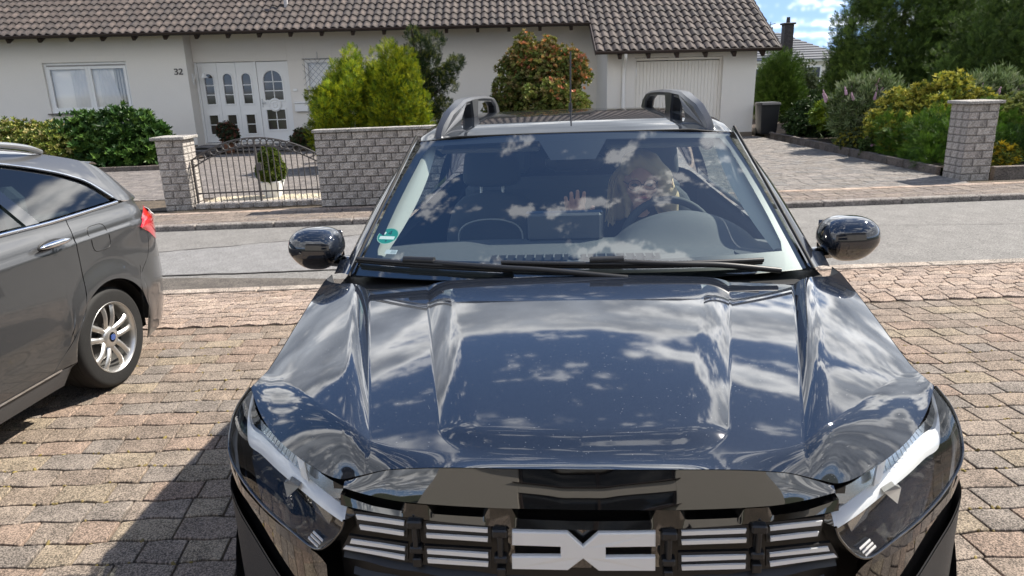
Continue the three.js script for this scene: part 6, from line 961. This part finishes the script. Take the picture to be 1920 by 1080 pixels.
  const rimBase = lathe([[0.03, 0.088], [0.055, 0.086], [0.066, 0.07], [0.066, 0.04], [0.0, 0.04]], 32); rimBase.rotateZ(-Math.PI / 2);
  for (const w of [AR[0], AF[0]]) for (const s of [1, -1]) {
    const wh = part('wheel', E); wh.position.set(X(s, -0.115), 0.30, -w); if (s < 0) wh.rotation.y = Math.PI; wh.rotation.x = 0.2;
    mesh('tyre', tyreG, M.rubber, wh); mesh('rim', [rimOuter, rimBase], silver, wh);
    for (let k = 0; k < 5; k++) for (const d of [-1, 1]) mesh('spoke', spoke(k, d), silver, wh);
    mesh('brake_disc', (() => { const g = new THREE.CylinderGeometry(0.15, 0.15, 0.02, 40); g.rotateZ(Math.PI / 2); g.translate(-0.02, 0, 0); return g; })(), std({ color: lin(0.10, 0.10, 0.10), roughness: 0.4, metalness: 0.8 }), wh);
    mesh('inner_barrel', (() => { const g = new THREE.CylinderGeometry(0.186, 0.186, 0.02, 40); g.rotateZ(Math.PI / 2); g.translate(-0.07, 0, 0); return g; })(), trimBlack, wh);
    mesh('hub_badge', (() => { const g = new THREE.CylinderGeometry(0.021, 0.021, 0.006, 28); g.rotateZ(Math.PI / 2); g.scale(1, 0.8, 1); g.translate(0.091, 0, 0); return g; })(), phy({ color: lin(0.02, 0.06, 0.22), roughness: 0.2, clearcoat: 1 }), wh);
    for (let k = 0; k < 5; k++) { const a = k * Math.PI * 0.4 + Math.PI / 5; mesh('wheel_nut', (() => { const g = new THREE.CylinderGeometry(0.009, 0.010, 0.02, 6); g.rotateZ(Math.PI / 2); g.translate(0.075, Math.sin(a) * 0.048, Math.cos(a) * 0.048); return g; })(), M.steel, wh); }
  }
}
// ================================================================ the driver, seated behind the wheel
function fieldMesh(bones, cell, pad = 0.04, k = 0.02) { // smooth union of tapered capsules, meshed with marching cubes; returns geometry in the bones' own axes
  let lo = [1e9, 1e9, 1e9], hi = [-1e9, -1e9, -1e9];
  for (const b of bones) for (const [p, r] of [[b[0], b[2]], [b[1], b[3]]]) for (let i = 0; i < 3; i++) { lo[i] = Math.min(lo[i], p[i] - r - pad); hi[i] = Math.max(hi[i], p[i] + r + pad); }
  const size = Math.max(hi[0] - lo[0], hi[1] - lo[1], hi[2] - lo[2]), res = Math.min(120, Math.ceil(size / cell)), mc = new MarchingCubes(res, new THREE.MeshBasicMaterial(), false, false, 400000);
  mc.isolation = 0; const ctr = [0, 1, 2].map((i) => (lo[i] + hi[i]) / 2), half = size / 2;
  for (let z = 0; z < res; z++) for (let y = 0; y < res; y++) for (let x = 0; x < res; x++) {
    const p = [ctr[0] + (x - res / 2) / (res / 2) * half, ctr[1] + (y - res / 2) / (res / 2) * half, ctr[2] + (z - res / 2) / (res / 2) * half]; let d = 1e9;
    for (const [a, b, ra, rb, sc] of bones) { const ab = [b[0] - a[0], b[1] - a[1], b[2] - a[2]], ap = [p[0] - a[0], p[1] - a[1], p[2] - a[2]], L = ab[0] ** 2 + ab[1] ** 2 + ab[2] ** 2, t = L < 1e-9 ? 0 : clamp((ap[0] * ab[0] + ap[1] * ab[1] + ap[2] * ab[2]) / L); const q = [ap[0] - ab[0] * t, ap[1] - ab[1] * t, ap[2] - ab[2] * t]; const s = sc || [1, 1, 1]; const e = Math.hypot(q[0] / s[0], q[1] / s[1], q[2] / s[2]) - lerp(ra, rb, t); const h = Math.max(k - Math.abs(d - e), 0) / k; d = Math.min(d, e) - h * h * k * 0.25; }
    mc.field[x + y * res + z * res * res] = -d;
  }
  mc.update(); const n = mc.count, P = new Float32Array(mc.positionArray.slice(0, n * 3)), N = new Float32Array(mc.normalArray.slice(0, n * 3));
  for (let i = 0; i < n; i++) for (let c = 0; c < 3; c++) P[i * 3 + c] = ctr[c] + P[i * 3 + c] * half;
  const g = new THREE.BufferGeometry(); g.setAttribute('position', new THREE.BufferAttribute(P, 3)); g.setAttribute('normal', new THREE.BufferAttribute(N, 3)); return g;
}
{
  // local axes as the car's: x to the image right, z towards the camera; origin on the seat
  const D = thing('person', 'driver with shoulder-length blonde hair, glasses and dark top, one hand raised', 'person', [0, 0, 0]);
  D.position.set(SUVPOS[0], 0, SUVPOS[1]); D.rotation.y = SUVYAW;
  const skin = phy({ color: lin(0.58, 0.33, 0.24), roughness: 0.55 }), cloth = std({ color: lin(0.014, 0.015, 0.02), roughness: 0.9 }), hairM = std({ color: lin(0.55, 0.42, 0.25), roughness: 0.55 });
  const hx = 0.295, hy = 1.215, hz = -2.03; // head centre
  const B = [ // torso, neck, arms, legs
    [[0.36, 0.60, -2.12], [0.36, 0.86, -2.13], 0.15, 0.15, [1.15, 1, 0.8]], [[0.36, 0.86, -2.13], [0.345, 0.98, -2.12], 0.15, 0.12, [1.2, 1, 0.8]], [[0.21, 0.985, -2.12], [0.50, 0.985, -2.12], 0.062, 0.062],
    [[0.335, 1.0, -2.11], [hx + 0.008, hy - 0.06, hz - 0.035], 0.055, 0.052],
    [[0.20, 0.98, -2.11], [0.145, 0.86, -1.92], 0.054, 0.045], [[0.145, 0.86, -1.92], [0.03, 1.06, -1.84], 0.044, 0.028],
    [[0.51, 0.98, -2.11], [0.58, 0.83, -1.95], 0.054, 0.045], [[0.58, 0.83, -1.95], [0.535, 0.90, -1.82], 0.044, 0.030],
    [[0.28, 0.60, -2.08], [0.26, 0.64, -1.68], 0.085, 0.062], [[0.45, 0.60, -2.08], [0.47, 0.64, -1.68], 0.085, 0.062], [[0.26, 0.64, -1.68], [0.26, 0.34, -1.50], 0.06, 0.045], [[0.47, 0.64, -1.68], [0.47, 0.34, -1.50], 0.06, 0.045],
  ];
  const head = [ // skull, jaw, nose, lips, ears
    [[hx, hy + 0.035, hz - 0.012], [hx, hy + 0.035, hz - 0.03], 0.078, 0.080, [0.95, 1.08, 1.05]], [[hx, hy - 0.03, hz + 0.012], [hx, hy - 0.075, hz + 0.030], 0.058, 0.034, [1, 1, 0.95]],
    [[hx, hy + 0.012, hz + 0.070], [hx, hy - 0.014, hz + 0.088], 0.009, 0.013], [[hx - 0.012, hy - 0.018, hz + 0.078], [hx + 0.012, hy - 0.018, hz + 0.078], 0.009, 0.009], [[hx - 0.020, hy - 0.045, hz + 0.062], [hx + 0.020, hy - 0.045, hz + 0.062], 0.008, 0.008],
    [[hx - 0.034, hy + 0.032, hz + 0.062], [hx + 0.034, hy + 0.032, hz + 0.062], 0.012, 0.012], [[hx - 0.042, hy - 0.012, hz + 0.045], [hx - 0.042, hy - 0.012, hz + 0.046], 0.020, 0.02], [[hx + 0.042, hy - 0.012, hz + 0.045], [hx + 0.042, hy - 0.012, hz + 0.046], 0.020, 0.02],
    [[hx, hy - 0.05, hz - 0.03], [0.33, 1.03, -2.10], 0.050, 0.055],
  ];
  const hand = (w, dir, up, sgn) => { // palm and five fingers from the wrist w; dir to the fingertips, sgn the thumb side
    const d = new THREE.Vector3(...dir).normalize(), u = new THREE.Vector3(...up).normalize(), sd = new THREE.Vector3().crossVectors(d, u).multiplyScalar(sgn), o = new THREE.Vector3(...w), at = (a, b, c) => o.clone().addScaledVector(d, a).addScaledVector(sd, b).addScaledVector(u, c).toArray(), out = [[at(-0.03, 0, 0), at(0.02, 0, 0), 0.026, 0.026]];
    for (const b of [-0.028, -0.009, 0.010, 0.029]) out.push([at(0.01, b * 0.7, 0), at(0.075, b, 0), 0.015, 0.012]);
    [[-0.030, 0.058, 0.3], [-0.010, 0.070, 0.15], [0.011, 0.074, 0.1], [0.031, 0.068, 0.2]].forEach(([b, l, c]) => { const k = at(0.078, b, 0.0), m = at(0.078 + l * 0.5, b * 1.15, c * 0.03), t = at(0.078 + l, b * 1.28, c * 0.10); out.push([k, m, 0.0098, 0.009], [m, t, 0.009, 0.0072]); });
    out.push([at(0.015, 0.026, 0), at(0.050, 0.058, 0.010), 0.014, 0.011], [at(0.050, 0.058, 0.010), at(0.082, 0.072, 0.018), 0.0105, 0.0085]); return out;
  };
  mesh('body', [fieldMesh(head, 0.0035, 0.02, 0.018), fieldMesh(hand([0.012, 1.075, -1.835], [-0.05, 1, 0.05], [0.1, -0.1, 1], 1), 0.003, 0.012, 0.008), fieldMesh(hand([0.53, 0.91, -1.80], [-0.25, 0.45, 0.75], [0.2, -0.5, 0.8], -1), 0.003, 0.012, 0.008)], skin, D);
  mesh('dark_top', fieldMesh(B, 0.011, 0.03, 0.04), cloth, D);
  // hair: parted, falling to the shoulders, fuller on the image right
  const H = [[[hx, hy + 0.075, hz - 0.045], [hx, hy + 0.03, hz - 0.08], 0.076, 0.080]];
  for (const [s, full] of [[-1, 0.45], [1, 1.12]]) { H.push([[hx + s * 0.045, hy + 0.10, hz - 0.005], [hx + s * 0.088, hy + 0.03, hz - 0.01], 0.036, 0.036 * full]); H.push([[hx + s * 0.088, hy + 0.03, hz - 0.01], [hx + s * 0.105 * full, hy - 0.06, hz - 0.01], 0.038 * full, 0.040 * full]); H.push([[hx + s * 0.105 * full, hy - 0.06, hz - 0.01], [hx + s * 0.125 * full, hy - 0.135, hz - 0.005], 0.040 * full, 0.026 * full]); H.push([[hx + s * 0.07, hy - 0.02, hz - 0.08], [hx + s * 0.09, hy - 0.13, hz - 0.07], 0.055, 0.04]); }
  H.push([[hx - 0.03, hy + 0.108, hz + 0.035], [hx - 0.062, hy + 0.065, hz + 0.05], 0.022, 0.016], [[hx - 0.02, hy + 0.110, hz + 0.035], [hx + 0.066, hy + 0.055, hz + 0.048], 0.024, 0.018]);
  const hg = fieldMesh(H, 0.0055, 0.02, 0.03); { const P = hg.attributes.position, N = hg.attributes.normal; for (let i = 0; i < P.count; i++) { const x = P.getX(i), y = P.getY(i), z = P.getZ(i), a = Math.atan2(x - hx, z - hz), k = 0.004 * Math.sin(a * 34 + y * 20) + 0.003 * Math.sin(a * 71 - y * 35); P.setXYZ(i, x + N.getX(i) * k, y + N.getY(i) * k, z + N.getZ(i) * k); } }
  const hm = mesh('hair', hg, hairM, D);
  const R = rng(3), st = []; for (let k = 0; k < 90; k++) { const s = R() < 0.4 ? -1 : 1, a = R(), x = hx + s * (0.095 + 0.035 * R()), z = hz - 0.05 + 0.07 * a; st.push(tube([[hx + s * 0.05, hy + 0.115, hz - 0.02 + 0.02 * a], [x, hy + 0.03, z], [x + s * 0.02 * R(), hy - 0.07, z], [x + s * 0.03 * R(), hy - 0.15 - 0.03 * R(), z + 0.01]], 0.0022, 12, 4)); } mesh('hair_strands', st, hairM, hm);
  const face = part('glasses', D), gm = std({ color: lin(0.06, 0.045, 0.04), roughness: 0.3 });
  for (const s of [-1, 1]) { const g = new THREE.TorusGeometry(0.024, 0.0014, 8, 28); g.scale(1.15, 0.9, 1); g.translate(hx + s * 0.033, hy + 0.012, hz + 0.084); mesh('rim', g, gm, face); mesh('temple', rod([hx + s * 0.060, hy + 0.015, hz + 0.080], [hx + s * 0.078, hy + 0.02, hz - 0.01], 0.002, 6), gm, face); }
  mesh('bridge', rod([hx - 0.008, hy + 0.014, hz + 0.086], [hx + 0.008, hy + 0.014, hz + 0.086], 0.002, 6), gm, face);
  for (const s of [-1, 1]) { mesh('eye', (() => { const g = new THREE.SphereGeometry(0.011, 14, 10); g.scale(1.2, 0.7, 0.6); g.translate(hx + s * 0.032, hy + 0.010, hz + 0.069); return g; })(), std({ color: lin(0.12, 0.10, 0.09), roughness: 0.2 }), D); mesh('eyebrow', rod([hx + s * 0.020, hy + 0.036, hz + 0.076], [hx + s * 0.046, hy + 0.038, hz + 0.066], 0.003, 6), hairM, D); }
  mesh('lips', (() => { const g = new THREE.SphereGeometry(1, 16, 10); g.scale(0.022, 0.007, 0.008); g.translate(hx, hy - 0.045, hz + 0.070); return g; })(), std({ color: lin(0.40, 0.12, 0.11), roughness: 0.4 }), D);
  // bead necklace and a pale print at the neckline
  const bead = new THREE.SphereGeometry(0.006, 8, 6), bm = std({ color: lin(0.5, 0.55, 0.6), roughness: 0.3 }); for (let k = 0; k < 17; k++) { const a = Math.PI * (k / 16); mesh('necklace_bead', bead, bm, D).position.set(0.33 - Math.cos(a) * 0.075, 1.035 - Math.sin(a) * 0.075, -2.045 + 0.055 * Math.sin(a)); }
}
renderer.render(scene, camera);
